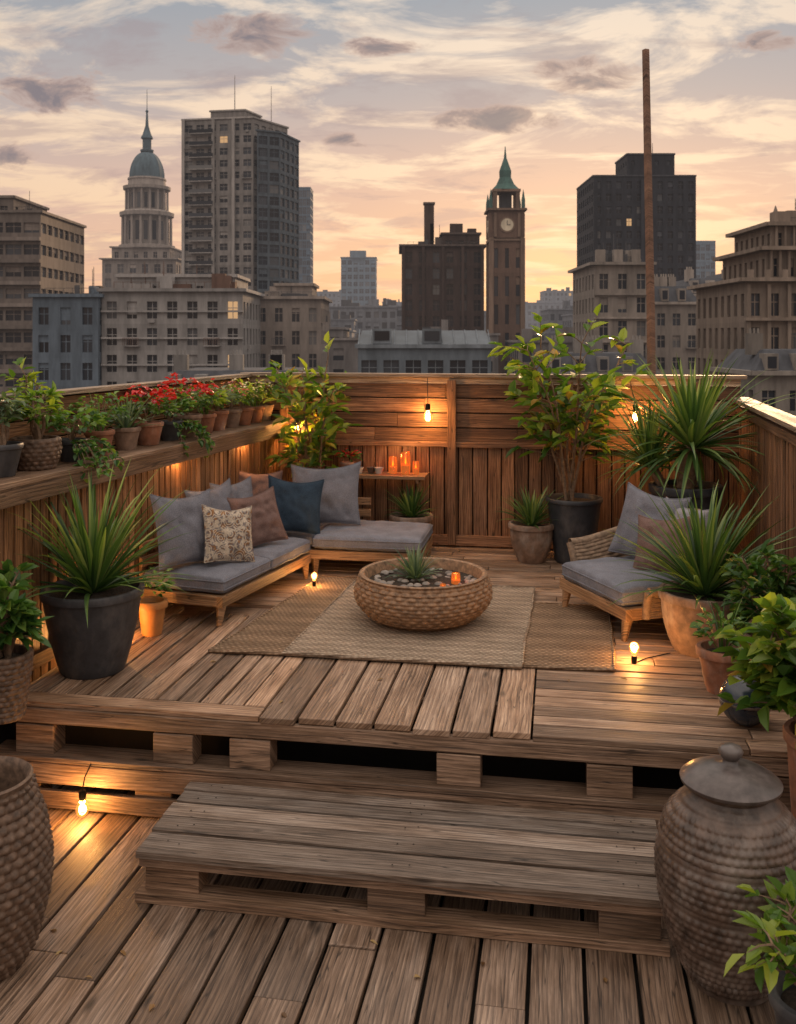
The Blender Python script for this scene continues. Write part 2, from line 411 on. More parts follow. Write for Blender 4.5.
# ---------------------------------------------------------------- rugs
def rug(name,q,z,th,mat):
    mb=MB(); N_=24; a,b,c,dd=[V(p) for p in q]; lu=(b-a).length; lv=(dd-a).length
    g=[[None]*(N_+1) for _ in range(N_+1)]
    for j in range(N_+1):
        for i in range(N_+1):
            s,t=i/N_,j/N_; p=a.lerp(b,s).lerp(dd.lerp(c,s),t)
            e=.010*noise.noise(V((p.x*4,p.y*4,1)))
            g[j][i]=mb.av(V((p.x+e*1.2,p.y+e,z+th+.006*noise.noise(V((p.x*3,p.y*3,0)))+.004)))
    for j in range(N_):
        for i in range(N_):
            mb.af([g[j][i],g[j][i+1],g[j+1][i+1],g[j+1][i]],0,[(x/N_*lu,y/N_*lv) for x,y in((i,j),(i+1,j),(i+1,j+1),(i,j+1))])
    bd=[g[0][i] for i in range(N_+1)]+[g[j][N_] for j in range(1,N_+1)]+[g[N_][i] for i in range(N_-1,-1,-1)]+[g[j][0] for j in range(N_-1,0,-1)]
    lo=[mb.av((mb.v[k][0],mb.v[k][1],z)) for k in bd]
    for i in range(len(bd)):
        j=(i+1)%len(bd); mb.af([lo[i],lo[j],bd[j],bd[i]],0,[(i*.05,0),(j*.05,0),(j*.05,th),(i*.05,th)])
    pts=[V(mb.v[k]) for k in bd]; pts.append(pts[0]); mb.tube(pts,[.009]*len(pts),6,0)
    return mb.obj(name,[mat],smooth=True,ang=60)
rug('jute_rug',[(-.755,6.30),(.775,6.04),(1.13,7.93),(-.36,8.2)],ZP+.010,.012,M_rug)
rug('striped_mat',[(-1.25,6.38),(-.70,6.31),(-.30,8.3),(-.66,8.36)],ZP+.002,.010,M_rug2)
rug('striped_mat',[(.74,6.08),(1.36,6.01),(1.63,7.42),(1.0,7.52)],ZP+.002,.010,M_rug2)
# a few fallen leaves
mb=MB()
for i in range(46):
    if i<30: p=W(rr(-2.2,2.1),rr(.05,3.4),ZP+.006)
    else: p=W(rr(-1.9,1.2),rr(-1.9,-.85),.006)
    if i<30 and abs(p.x-.2)<1.2 and 5.95<p.y<8.4: continue
    mb.leaf(p,V((rr(-1,1),rr(-1,1),.05)),V((rr(-.2,.2),rr(-.2,.2),1)),rr(.03,.055),rr(.015,.026),0)
mb.obj('fallen_leaves',[M_fallen],smooth=True)

# ---------------------------------------------------------------- plants + pots
def weave(nst,rowh,a):
    def fn(t,r,z):
        row=math.floor(z/rowh); fz=z/rowh-row
        return a*(math.sin(math.pi*fz)**.7)*(.25+.75*(.5+.5*math.cos(nst*t+math.pi*(row%2))))+.004*noise.noise(V((math.cos(t)*6,math.sin(t)*6,row*1.7)))
    return fn
def rows(prof,rowh,k=4):
    out=[]; z0,z1=prof[0][1],prof[-1][1]; n=max(2,int((z1-z0)/rowh)*k)
    for i in range(n+1):
        z=z0+(z1-z0)*i/n
        for j in range(len(prof)-1):
            if prof[j][1]<=z<=prof[j+1][1]+1e-9:
                t=(z-prof[j][1])/(prof[j+1][1]-prof[j][1]+1e-9)
                p0=prof[max(j-1,0)][0];p1=prof[j][0];p2=prof[j+1][0];p3=prof[min(j+2,len(prof)-1)][0]
                r=.5*((2*p1)+(-p0+p2)*t+(2*p0-5*p1+4*p2-p3)*t*t+(-p0+3*p1-3*p2+p3)*t**3)
                out.append((r,z)); break
    return out
def pot(mb,c,rt,rb,h,mi=0,ms=1,lip=.015,liph=.05,wv=None,bulge=0):
    if wv:
        pr=rows([(rb,0),(rb+(rt-rb)*.5+bulge,h*.45),(rt+bulge*.3,h*.85),(rt,h)],wv[1])
        mb.lathe([(0,0)]+pr+[(rt-.02,h),(rt-.03,h-.05)],c,wv[0]*8,mi,lambda t,r,z:weave(*wv)(t,r,z) if 0<z<h-.001 else 0)
    else:
        pr=[(0,0),(rb*.96,0),(rb,.012)]
        for k in range(1,9):
            t=k/8; pr.append((rb+(rt-rb)*t+bulge*math.sin(math.pi*t),.012+(h-liph-.012)*t))
        pr+=[(rt+lip,h-liph+.004),(rt+lip+.003,h-.012),(rt+lip-.004,h),(rt-.012,h),(rt-.022,h-.02),(rt-.03,h-.06)]
        mb.lathe(pr,c,48,mi)
    mb.lathe([(rt-.02,h-.045),(rt*.5,h-.03),(0,h-.025)],c,32,ms)
def spiky(mb,c,n,L,Wd,mi,e0=12,e1=86,dr=(.3,1.1),rb=.03):
    for i in range(n):
        t=(i+.5)/n; az=i*2.39996+rr(-.25,.25); el=rad(e0+(e1-e0)*t**.75+rr(-8,8))
        l=L*rr(.68,1.1)*(.85+.2*math.sin(t*3.1)); q=V(c)+V((math.cos(az)*rb,math.sin(az)*rb,.03*t))
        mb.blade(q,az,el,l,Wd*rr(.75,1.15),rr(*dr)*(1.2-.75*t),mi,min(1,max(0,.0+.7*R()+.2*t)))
def bush(mb,c,rx,h,n,L,mi,stem=None,cr=(0,1),wl=.55,mia=None):
    c=V(c)
    if stem is not None:
        for i in range(9):
            az=rr(0,6.28); e=c+V((math.cos(az)*rx*.7*R(),math.sin(az)*rx*.7*R(),h*rr(.5,.9)))
            mb.tube([c,c.lerp(e,.5)+V((0,0,.02)),e],[.006,.004,.002],4,stem)
    for i in range(n):
        az=rr(0,6.28); q=R()**.45; th=rr(-.25,1)
        ext=1+.4*noise.noise(V((math.cos(az)*1.9,math.sin(az)*1.9,c.x*5+c.y+th)))
        p=c+V((math.cos(az)*rx*q*ext,math.sin(az)*rx*q*ext,h*(.5+.5*th*math.sqrt(max(0,1-q*q*.7)))*ext))
        k=noise.noise(p*11)
        if k<-.2: continue
        d=V((math.cos(az)*(.3+q),math.sin(az)*(.3+q),rr(-.4,.9)))
        m=mi if (mia is None or R()>mia[1]) else mia[0]
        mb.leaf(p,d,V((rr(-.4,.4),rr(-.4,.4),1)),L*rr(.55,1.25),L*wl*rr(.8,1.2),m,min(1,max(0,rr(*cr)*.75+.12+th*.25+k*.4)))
def treeplant(mb,c,h,nst,spread,LL,mi_leaf,mi_bark,dens=1.,wl=.42,cstart=.4,mia=None,nb=3):
    c=V(c)
    for s in range(nst):
        az=s*6.283/nst+rr(-.4,.4); hh=h*rr(.66,1.04); sp=spread*rr(.35,1.); pts=[];rs=[]
        for k in range(9):
            t=k/8; o=sp*t**1.4
            pts.append(c+V((math.cos(az)*o+.03*math.sin(5*t+s),math.sin(az)*o+.03*math.cos(4*t+s*2),hh*t))); rs.append(.014*(1-t*.8)+.002)
        mb.tube(pts,rs,6,mi_bark)
        for k in range(9):
            t=k/8
            if t<cstart: continue
            for b in range(nb if t<1 else 2):
                if R()<.15: continue
                a2=az+rr(-2.2,2.2); bl=spread*rr(.3,.8)*(1.15-.5*t); e=rad(rr(5,60))
                p0=pts[k]; dv=V((math.cos(a2)*math.cos(e),math.sin(a2)*math.cos(e),math.sin(e)))
                p1=p0+dv*bl*.5; p2=p0+dv*bl+V((0,0,-.02))
                mb.tube([p0,p1,p2],[.005,.004,.002],4,mi_bark)
                for q in range(max(1,int(7*dens))):
                    f=rr(.3,1.08); p=p0.lerp(p2,f); ld=dv+V((rr(-.9,.9),rr(-.9,.9),rr(-.7,.5)))
                    m=mi_leaf if (mia is None or R()>mia[1]) else mia[0]
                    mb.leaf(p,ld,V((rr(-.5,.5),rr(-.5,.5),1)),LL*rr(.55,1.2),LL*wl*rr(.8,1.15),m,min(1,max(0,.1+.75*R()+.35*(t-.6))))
def P(x,y,z=ZP): return V((x,y,z))

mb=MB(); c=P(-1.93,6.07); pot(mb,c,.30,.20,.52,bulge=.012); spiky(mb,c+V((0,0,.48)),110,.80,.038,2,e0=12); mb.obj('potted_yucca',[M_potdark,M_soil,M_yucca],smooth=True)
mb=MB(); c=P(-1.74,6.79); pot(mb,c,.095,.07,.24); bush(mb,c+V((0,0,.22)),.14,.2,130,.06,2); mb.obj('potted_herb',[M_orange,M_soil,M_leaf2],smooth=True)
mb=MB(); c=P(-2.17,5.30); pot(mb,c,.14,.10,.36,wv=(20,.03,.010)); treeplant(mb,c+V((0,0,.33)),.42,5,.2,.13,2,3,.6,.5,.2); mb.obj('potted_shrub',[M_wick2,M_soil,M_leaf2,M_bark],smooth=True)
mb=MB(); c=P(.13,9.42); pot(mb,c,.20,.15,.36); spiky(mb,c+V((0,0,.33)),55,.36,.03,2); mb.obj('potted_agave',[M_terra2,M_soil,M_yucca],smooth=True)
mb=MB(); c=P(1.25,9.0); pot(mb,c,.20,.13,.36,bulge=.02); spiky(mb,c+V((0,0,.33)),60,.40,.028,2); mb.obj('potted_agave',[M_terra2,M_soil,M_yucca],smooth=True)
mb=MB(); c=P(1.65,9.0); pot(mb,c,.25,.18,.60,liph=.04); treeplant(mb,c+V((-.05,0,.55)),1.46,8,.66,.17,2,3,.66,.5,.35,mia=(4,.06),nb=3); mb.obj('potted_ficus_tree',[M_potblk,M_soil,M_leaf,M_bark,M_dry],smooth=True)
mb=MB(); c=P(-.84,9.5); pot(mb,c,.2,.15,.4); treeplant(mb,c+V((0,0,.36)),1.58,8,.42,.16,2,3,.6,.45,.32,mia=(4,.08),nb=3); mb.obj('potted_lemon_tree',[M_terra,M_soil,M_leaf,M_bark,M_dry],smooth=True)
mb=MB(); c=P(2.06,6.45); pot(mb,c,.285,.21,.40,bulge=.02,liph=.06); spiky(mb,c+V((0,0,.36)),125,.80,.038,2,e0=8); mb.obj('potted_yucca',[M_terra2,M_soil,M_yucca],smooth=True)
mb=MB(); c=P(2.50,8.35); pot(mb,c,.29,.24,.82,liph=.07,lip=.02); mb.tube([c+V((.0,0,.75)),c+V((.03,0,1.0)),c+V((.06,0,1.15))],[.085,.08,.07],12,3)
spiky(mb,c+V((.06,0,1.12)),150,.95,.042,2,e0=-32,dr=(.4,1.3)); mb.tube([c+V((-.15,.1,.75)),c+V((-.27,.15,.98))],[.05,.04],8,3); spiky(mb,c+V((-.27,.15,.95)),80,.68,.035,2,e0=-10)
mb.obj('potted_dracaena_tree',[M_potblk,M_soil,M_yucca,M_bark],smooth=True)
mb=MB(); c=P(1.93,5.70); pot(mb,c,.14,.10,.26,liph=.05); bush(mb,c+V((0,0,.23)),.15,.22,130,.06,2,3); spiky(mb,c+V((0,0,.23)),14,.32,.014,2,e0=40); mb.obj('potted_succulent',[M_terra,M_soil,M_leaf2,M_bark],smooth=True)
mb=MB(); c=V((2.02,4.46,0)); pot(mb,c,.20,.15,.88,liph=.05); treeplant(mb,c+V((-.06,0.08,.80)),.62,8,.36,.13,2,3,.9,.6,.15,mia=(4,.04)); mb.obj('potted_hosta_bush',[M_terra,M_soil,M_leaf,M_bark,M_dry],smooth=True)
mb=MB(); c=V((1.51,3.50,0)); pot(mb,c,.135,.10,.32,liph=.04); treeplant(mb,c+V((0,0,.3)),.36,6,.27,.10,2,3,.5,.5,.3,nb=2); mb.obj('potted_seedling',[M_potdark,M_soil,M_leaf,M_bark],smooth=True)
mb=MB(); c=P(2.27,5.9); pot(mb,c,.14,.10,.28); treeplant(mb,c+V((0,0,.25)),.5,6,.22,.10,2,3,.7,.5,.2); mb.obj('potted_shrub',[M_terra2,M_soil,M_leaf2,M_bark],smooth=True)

def ledge(Y,o=.13): return V((-3.926+.2725*Y-o,Y,1.867))
specs=[(5.9,.13,.2,'t',0),(6.24,.15,.2,'w',0),(6.62,.10,.15,'v',0),(6.95,.10,.18,'b',1),(7.3,.10,.17,'s',2),(7.62,.11,.18,'r',1),(7.95,.1,.16,'v',0),(8.25,.12,.19,'r',2),(8.55,.1,.17,'b',1),(8.8,.10,.18,'l',1),(9.1,.09,.17,'p',2),(9.35,.10,.17,'f',1),(9.62,.09,.16,'b',1),(9.85,.09,.16,'f',2)]
pm=[M_potdark,M_terra,M_terra2]
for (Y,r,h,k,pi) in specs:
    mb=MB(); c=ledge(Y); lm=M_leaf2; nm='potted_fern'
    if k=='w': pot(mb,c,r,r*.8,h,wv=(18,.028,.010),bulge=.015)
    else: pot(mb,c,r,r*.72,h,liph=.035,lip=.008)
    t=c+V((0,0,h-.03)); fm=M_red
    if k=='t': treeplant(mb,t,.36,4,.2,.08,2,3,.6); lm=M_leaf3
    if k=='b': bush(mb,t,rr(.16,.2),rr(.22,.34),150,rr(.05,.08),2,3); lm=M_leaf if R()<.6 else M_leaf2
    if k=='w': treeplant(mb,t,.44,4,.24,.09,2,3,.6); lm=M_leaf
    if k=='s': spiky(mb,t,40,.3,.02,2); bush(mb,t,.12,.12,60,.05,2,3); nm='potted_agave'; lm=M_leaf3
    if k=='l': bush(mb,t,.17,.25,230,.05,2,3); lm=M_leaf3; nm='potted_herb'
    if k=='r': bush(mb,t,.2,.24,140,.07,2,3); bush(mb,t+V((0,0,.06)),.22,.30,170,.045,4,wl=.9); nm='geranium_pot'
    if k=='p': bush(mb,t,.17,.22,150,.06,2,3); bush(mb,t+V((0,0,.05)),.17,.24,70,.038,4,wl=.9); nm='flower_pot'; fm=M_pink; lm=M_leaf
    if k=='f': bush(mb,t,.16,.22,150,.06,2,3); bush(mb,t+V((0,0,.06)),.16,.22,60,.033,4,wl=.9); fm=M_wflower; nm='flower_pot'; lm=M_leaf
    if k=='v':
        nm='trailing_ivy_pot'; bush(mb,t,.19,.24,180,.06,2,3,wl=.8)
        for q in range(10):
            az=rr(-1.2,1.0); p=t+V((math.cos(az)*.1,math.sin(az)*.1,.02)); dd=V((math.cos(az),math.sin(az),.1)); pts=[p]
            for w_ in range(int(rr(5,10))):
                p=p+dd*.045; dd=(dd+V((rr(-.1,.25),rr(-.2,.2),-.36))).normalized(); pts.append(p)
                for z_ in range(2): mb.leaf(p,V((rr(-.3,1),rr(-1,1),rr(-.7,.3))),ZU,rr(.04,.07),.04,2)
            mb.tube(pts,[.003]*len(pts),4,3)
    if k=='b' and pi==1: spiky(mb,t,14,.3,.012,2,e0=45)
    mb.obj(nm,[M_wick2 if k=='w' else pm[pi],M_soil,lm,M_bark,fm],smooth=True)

# ---------------------------------------------------------------- central bowl
mb=MB(); c=V((.185,7.07,ZP+.024))
pr=rows([(.30,0),(.40,.05),(.480,.14),(.498,.22),(.48,.29),(.46,.33)],.028,6)
wf=weave(34,.028,.016)
mb.lathe([(0,0)]+pr+[(.47,.345),(.455,.352),(.435,.345),(.42,.31),(.41,.27)],c,306,0,lambda t,r,z: wf(t,r,z) if .002<z<.328 and r>.29 and not(r<.45 and z>.2) else 0)
mb.lathe([(.43,.275),(.2,.285),(0,.285)],c,40,1)
for i in range(80):
    a=rr(0,6.28);q=math.sqrt(R())*.38; s=rr(.012,.034); p=c+V((math.cos(a)*q,math.sin(a)*q,.285))
    mb.lathe([(0,-s*.5),(s*.8,-s*.2),(s,.1*s),(s*.6,s*.5),(0,s*.6)],p,7,3,r=R())
spiky(mb,c+V((-.06,.05,.28)),65,.25,.022,2,e0=5)
mb.obj('woven_bowl_planter',[M_wick,M_soil,M_leaf3,M_stone],smooth=True)

# ---------------------------------------------------------------- candles, bulbs
def candle(c,r,h,name='candle_jar',glass=M_amber,pw=.25):
    mb=MB(); mb.lathe([(0,0),(r*.8,0),(r*.95,h*.1),(r,h*.4),(r,h*.7),(r*.86,h),(r*.80,h),(r*.94,h*.7),(r*.9,h*.05)],c,20,0)
    mb.lathe([(0,.006),(r*.8,.006),(r*.85,h*.42),(0,h*.42)],c,16,1)
    mb.lathe([(0,h*.44),(r*.2,h*.52),(r*.14,h*.64),(0,h*.80)],c,10,2)
    o=mb.obj(name,[glass,M_wax,M_flame],smooth=True)
    if pw:
        l=bpy.data.lights.new('candle_light','POINT'); l.energy=pw; l.color=(1,.5,.18); l.shadow_soft_size=.02
        lo=bpy.data.objects.new('candle_light',l); lo.location=V(c)+V((0,0,h+.01)); sc.collection.objects.link(lo); lo.parent=o
candle(V((.42,6.98,ZP+.30)),.034,.085,'candle_jar',M_amber,.7)
candle(V((.32,6.84,ZP+.30)),.022,.04,'tealight_candle',M_amber,0)
def bulb(c,pw,up=True,wire=None,name='edison_bulb_light',s=1.):
    c=V(c); mb=MB(); k=1 if up else -1
    pr=[(.016,.045),(.02,.06),(.034,.09),(.037,.11),(.03,.132),(.015,.144),(0,.148)]
    mb.lathe([(r*s,z*k*s) for r,z in pr],c,18,0)
    mb.lathe([(0,0),(.019*s,0),(.021*s,.03*k*s),(.018*s,.052*k*s),(0,.053*k*s)],c,14,1)
    mb.lathe([(0,.07*k*s),(.011*s,.085*k*s),(.014*s,.105*k*s),(0,.125*k*s)],c,8,2)
    if wire:
        pts=[c]+[V(w) for w in wire]; mb.tube(pts,[.004]*len(pts),5,1)
    o=mb.obj(name,[M_bulb,M_metal,M_glow],smooth=True)
    l=bpy.data.lights.new('bulb_light','POINT'); l.energy=pw; l.color=(1.,.49,.16); l.shadow_soft_size=.035
    lo=bpy.data.objects.new('bulb_light',l); lo.location=c+V((0,0,.1*k*s)); sc.collection.objects.link(lo); lo.parent=o
bulb((.295,9.50,2.06),24.,False,[(.295,9.56,2.25),(.295,9.60,2.31)],s=1.25)
bulb((2.24,9.06,2.08),22.,False,[(2.24,9.18,2.2),(2.24,9.28,2.31)],s=1.15)
bulb((-1.02,9.70,1.9),18.,False,[(-1.02,9.78,2.2),(-1.02,9.83,2.31)],s=.9)
bulb((-.70,8.02,ZP+.02),6.,True,[(-.74,8.3,ZP+.03)],s=.8)
bulb((1.52,6.18,ZP+.0),12.,True,[(1.62,6.25,ZP+.01),(1.8,6.35,ZP+.01)],s=.95)
bulb((-1.755,5.34,.20),16.,False,[(-1.75,5.36,.26),(-1.72,5.38,.33)],s=1.0)
bulb((-2.02,6.52,ZP),22.,True,[(-2.0,6.7,ZP+.01)],s=.8)
def glow_helper(Y,pw):  # added unseen light, put in to give the left slats a warm glow
    mb=MB(); c=V((-3.926+.2725*Y,Y,1.79))+LNN*.052; mb.lathe([(0,.04),(.022,.04),(.026,.0),(.02,-.002)],c,16,0); mb.lathe([(.02,.002),(0,.002)],c,12,1)
    o=mb.obj('added_ledge_glow',[M_metal,M_flame],smooth=True)
    l=bpy.data.lights.new('added_ledge_light','POINT'); l.energy=pw; l.color=(1.,.46,.15); l.shadow_soft_size=.03
    lo=bpy.data.objects.new('added_ledge_light',l); lo.location=c+V((0,0,-.04))+LNN*.015; sc.collection.objects.link(lo); lo.parent=o
glow_helper(7.75,7.5); glow_helper(9.0,9.)

# ---------------------------------------------------------------- wall shelf and its items
Bd=(BR-BL).normalized(); Bn=V((Bd.y,-Bd.x,0))
def onb(s,o,z): p=BL+Bd*s+Bn*o; p.z=z; return p
mb=MB(); mb.box(onb(1.10,.20,1.345),Bd,Bn,.92,.30,.032)
for s in (.72,1.48): mb.box(onb(s,.10,1.25),ZU,Bn,.15,.04,.03); mb.box(onb(s,.19,1.31),Bn,Bd,.26,.03,.04)
mb.obj('wall_shelf',[M_furn],bevel=.003)
candle(onb(1.22,.2,1.362),.045,.17,'candle_jar',M_amber,1.); candle(onb(1.35,.22,1.362),.05,.22,'candle_jar',M_amber,1.8); candle(onb(1.45,.2,1.362),.035,.13,'candle_jar',M_amber,0)
for s in (.88,1.0,1.08):
    mb=MB(); mb.lathe([(0,0),(.03,0),(.045,.05),(.048,.06),(.043,.06),(.028,.01),(0,.01)],onb(s,.2+rr(-.03,.05),1.362),20); mb.obj('tea_cup',[M_white if s!=1.0 else M_urn],smooth=True)
mb=MB(); c=onb(.76,.2,1.362); pot(mb,c,.07,.05,.11,liph=.03,lip=.006); bush(mb,c+V((0,0,.09)),.11,.13,80,.05,2); bush(mb,c+V((0,0,.1)),.11,.13,70,.04,3,wl=.9); mb.obj('flower_pot',[M_terra,M_soil,M_leaf2,M_red],smooth=True)

# ---------------------------------------------------------------- soft furnishings
def pillow(name,c,w,h,th,yaw,tilt,mat,roll=0,tuft=False,seed=0):
    mb=MB(); N_=26
    for side in (1,-1):
        g=[]
        for j in range(N_+1):
            row=[]
            for i in range(N_+1):
                a=-1+2*i/N_; b=-1+2*j/N_
                a=math.sin(a*math.pi/2)*.35+a*.65; b=math.sin(b*math.pi/2)*.35+b*.65
                x=a*(1-.09*(1-b*b)); z=b*(1-.09*(1-a*a))
                y=((1-a*a)*(1-b*b))**.42*th*.5
                y*=1+.22*noise.noise(V((a*2.1+seed,b*2.1,side)))
                inn=(1-a*a)*(1-b*b)
                y-= .036*max(0,noise.noise(V((a*3.2+b*2.2+seed,(b-a)*1.3,side*3))))*min(1,inn*5)
                y-= .014*abs(noise.noise(V((a*7+seed,b*6,side*3))))*min(1,inn*6)
                if tuft:
                    for ta in (-.5,0,.5):
                        for tb in (-.5,0,.5):
                            q=(a-ta)**2+(b-tb)**2; y-=.03*math.exp(-q*55)
                sag=-.06*h*(1-a*a)*max(0,b)
                row.append(mb.av((x*w/2,-side*y,z*h/2+sag)))
            g.append(row)
        for j in range(N_):
            for i in range(N_):
                q=[g[j][i],g[j][i+1],g[j+1][i+1],g[j+1][i]]
                if side<0: q=q[::-1]
                mb.af(q,0,[(mb.v[k][0]/w+.5+seed,mb.v[k][2]/h+.5) for k in q])
        if side==1: g1=g
    bd=[g1[0][i] for i in range(N_+1)]+[g1[j][N_] for j in range(1,N_+1)]+[g1[N_][i] for i in range(N_-1,-1,-1)]+[g1[j][0] for j in range(N_-1,0,-1)]
    pts=[V(mb.v[k]) for k in bd]; pts.append(pts[0]); mb.tube(pts,[.006]*len(pts),6,0)
    M=Matrix.Translation(V(c))@Matrix.Rotation(rad(yaw),4,'Z')@Matrix.Rotation(rad(tilt),4,'X')@Matrix.Rotation(rad(roll),4,'Y')
    o=mb.obj(name,[mat],smooth=True,ang=80); o.matrix_world=M; return o
def pad(name,c,ax,ay,sx,sy,sz,mat,parent):
    mb=MB(); n_=24; m_=18; ax=V(ax).normalized(); ay=V(ay).normalized(); c=V(c)
    for side in (1,-1):
        g=[]
        for j in range(m_+1):
            row=[]
            for i in range(n_+1):
                a=-1+2*i/n_; b=-1+2*j/m_
                a=math.copysign(1-(1-abs(a))**1.5,a); b=math.copysign(1-(1-abs(b))**1.5,b)
                e=(max(0,1-abs(a)**14)*max(0,1-abs(b)**10))**.35
                z=side*(sz*.5*(.45+.55*e)+ (sz*.12*(1-a*a)*(1-b*b)) + .016*noise.noise(V((a*2.6+c.x,b*2.4,side)))*e+.008*noise.noise(V((a*7+c.x,b*3,side)))*e)
                sh=1-.015*(1-e)
                row.append(mb.av(c+ax*(a*sx/2*sh)+ay*(b*sy/2*sh)+ZU*z))
            g.append(row)
        for j in range(m_):
            for i in range(n_):
                q=[g[j][i],g[j][i+1],g[j+1][i+1],g[j+1][i]]
                mb.af(q if side>0 else q[::-1],0)
        if side>0: top=g
    bt=g
    def bdr(g): return [g[0][i] for i in range(n_+1)]+[g[j][n_] for j in range(1,m_+1)]+[g[m_][i] for i in range(n_-1,-1,-1)]+[g[j][0] for j in range(m_-1,0,-1)]
    A,B=bdr(top),bdr(bt)
    for i in range(len(A)):
        j=(i+1)%len(A); mb.af([B[i],B[j],A[j],A[i]],0)
    for Q in (A,B):
        pts=[V(mb.v[k]) for k in Q]; pts.append(pts[0]); mb.tube(pts,[.006]*len(pts),6,0)
    return mb.obj(name,[mat],parent,smooth=True,ang=70)

sofa=empty('sectional_sofa')
F0=V((-1.27,6.95,0)); d=V((.342,.94,0)).normalized(); n=V((-d.y,d.x,0))
mb=MB()
def sb(s,o,z,ls,lo,lz,grain=0):
    c=F0+d*s+n*o; c.z=ZP+z
    if grain==0: mb.box(c,d,n,ls,lo,lz)
    elif grain==1: mb.box(c,n,d,lo,ls,lz)
    else: mb.box(c,ZU,d,lz,ls,lo)
Ls=1.5; Dp=.72
sb(Ls/2,.025,.175,Ls,.05,.08); sb(Ls/2,Dp-.025,.175,Ls,.05,.08); sb(.025,Dp/2,.175,.05,Dp-.1,.08,1); sb(Ls-.025,Dp/2,.175,.05,Dp-.1,.08,1)
for k in range(9): sb(.15+k*.15,Dp/2,.185,.07,Dp-.1,.02,1)
for s_,o_ in ((.04,.035),(.04,Dp-.035),(Ls-.06,.035),(Ls-.04,Dp-.035)):
    c0=F0+d*s_+n*o_; mb.tube([c0+V((0,0,ZP+.14)),c0+V((0,0,ZP))+(-d if s_<.5 else d)*.03],[.042,.022],4)
for k in range(3): sb(Ls/2,Dp-.02,.30+k*.11,Ls,.03,.07)
for s_ in (.05,Ls/2,Ls-.05): sb(s_,Dp+.01,.33,.05,.04,.42,2)
R0=V((-1.38,8.60,0)); dR=UU; nR=VV
def rb(s,o,z,ls,lo,lz,grain=0):
    c=R0+dR*s+nR*o; c.z=ZP+z
    if grain==0: mb.box(c,dR,nR,ls,lo,lz)
    elif grain==1: mb.box(c,nR,dR,lo,ls,lz)
    else: mb.box(c,ZU,dR,lz,ls,lo)
Lr=1.60; Dr=.80
rb(Lr/2+.2,.025,.175,Lr-.4,.05,.08); rb(Lr/2,Dr-.025,.175,Lr,.05,.08); rb(Lr-.025,Dr/2,.175,.05,Dr-.1,.08,1)
for k in range(8): rb(.25+k*.16,Dr/2,.185,.07,Dr-.1,.02,1)
for s_,o_ in ((.65,.035),(Lr-.04,.035),(Lr-.04,Dr-.035),(.05,Dr-.035)):
    c0=R0+dR*s_+nR*o_; mb.tube([c0+V((0,0,ZP+.14)),c0+V((0,0,ZP))],[.042,.022],4)
for k in range(3): rb(.5,Dr-.0,.30+k*.11,1.0,.03,.07)
mb.obj('frame',[M_furn],sofa,bevel=.004)
for k in range(2):
    c=F0+d*(.02+.37+k*.745)+n*(Dp/2-.01); c.z=ZP+.285; pad('seat_cushion_%d'%(k+1),c,d,n,.735,Dp-.02,.13,F_seat,sofa)
c=R0+dR*(1.12)+nR*(Dr/2-.02); c.z=ZP+.285; pad('chaise_cushion',c,dR,nR,.98,Dr+.01,.13,F_seat,sofa)
c=R0+dR*(.31)+nR*(Dr/2+.03); c.z=ZP+.28; pad('corner_cushion',c,dR,nR,.60,Dr-.08,.13,F_seat,sofa)
pillow('throw_pillow',(-1.62,7.32,ZP+.645),.56,.56,.18,50,-17,F_grey,3,seed=1)
pillow('throw_pillow',(-1.31,7.42,ZP+.58),.43,.44,.14,40,-20,F_ivory,8,seed=2)
pillow('throw_pillow',(-1.50,7.86,ZP+.64),.54,.52,.16,58,-15,F_grey,-3,seed=3)
pillow('throw_pillow',(-1.18,8.02,ZP+.585),.44,.46,.15,30,-22,F_mauve,-8,True,seed=4)
pillow('throw_pillow',(-1.42,8.35,ZP+.62),.50,.48,.15,55,-12,F_grey,0,seed=5)
pillow('throw_pillow',(-.93,8.60,ZP+.595),.50,.50,.15,10,-20,F_navy,6,seed=6)
pillow('throw_pillow',(-.68,8.96,ZP+.635),.68,.58,.17,-12,-18,F_grey,-4,seed=7)
pillow('throw_pillow',(-1.30,9.0,ZP+.64),.45,.42,.14,25,-12,F_mauve,4,seed=8)

# armchair
ch=empty('wicker_armchair')
A0=V((1.25,7.46,0)); ex=V((.945,.326,0)).normalized(); ey=V((.326,-.945,0)).normalized(); Wd=.94; Dd=.88
mb=MB()
def cb(x,y,z,sx,sy,sz,g=0):
    c=A0+ex*x+ey*y; c.z=ZP+z
    mb.box(c,(ey if g==0 else ex),(ex if g==0 else ey),(sy if g==0 else sx),(sx if g==0 else sy),sz)
cb(.03,Wd/2,.19,.05,Wd,.085); cb(Dd-.03,Wd/2,.19,.05,Wd,.085); cb(Dd/2,.03,.19,Dd-.1,.05,.085,1); cb(Dd/2,Wd-.03,.19,Dd-.1,.05,.085,1)
for k in range(5): cb(Dd/2,.13+k*.155,.20,Dd-.1,.06,.02,1)
for x_,y_ in ((.05,.05),(.05,Wd-.05),(Dd-.05,.05),(Dd-.05,Wd-.05)):
    c0=A0+ex*x_+ey*y_; mb.tube([c0+V((0,0,ZP+.17)),c0+V((0,0,ZP))-ex*(.03 if x_<.4 else -.03)],[.042,.02],6)
mb.obj('frame',[M_furn],ch,bevel=.004)
mb=MB(); nt=150; nz=48
def path(t):
    a=math.pi*(t-.5)
    x=math.cos(a); y=math.sin(a); p=3.2
    k=(abs(x)**p+abs(y)**p)**(-1/p); return .16+(Dd-.14)*max(0,x*k)**.9, Wd/2+ (Wd/2+.01)*y*k
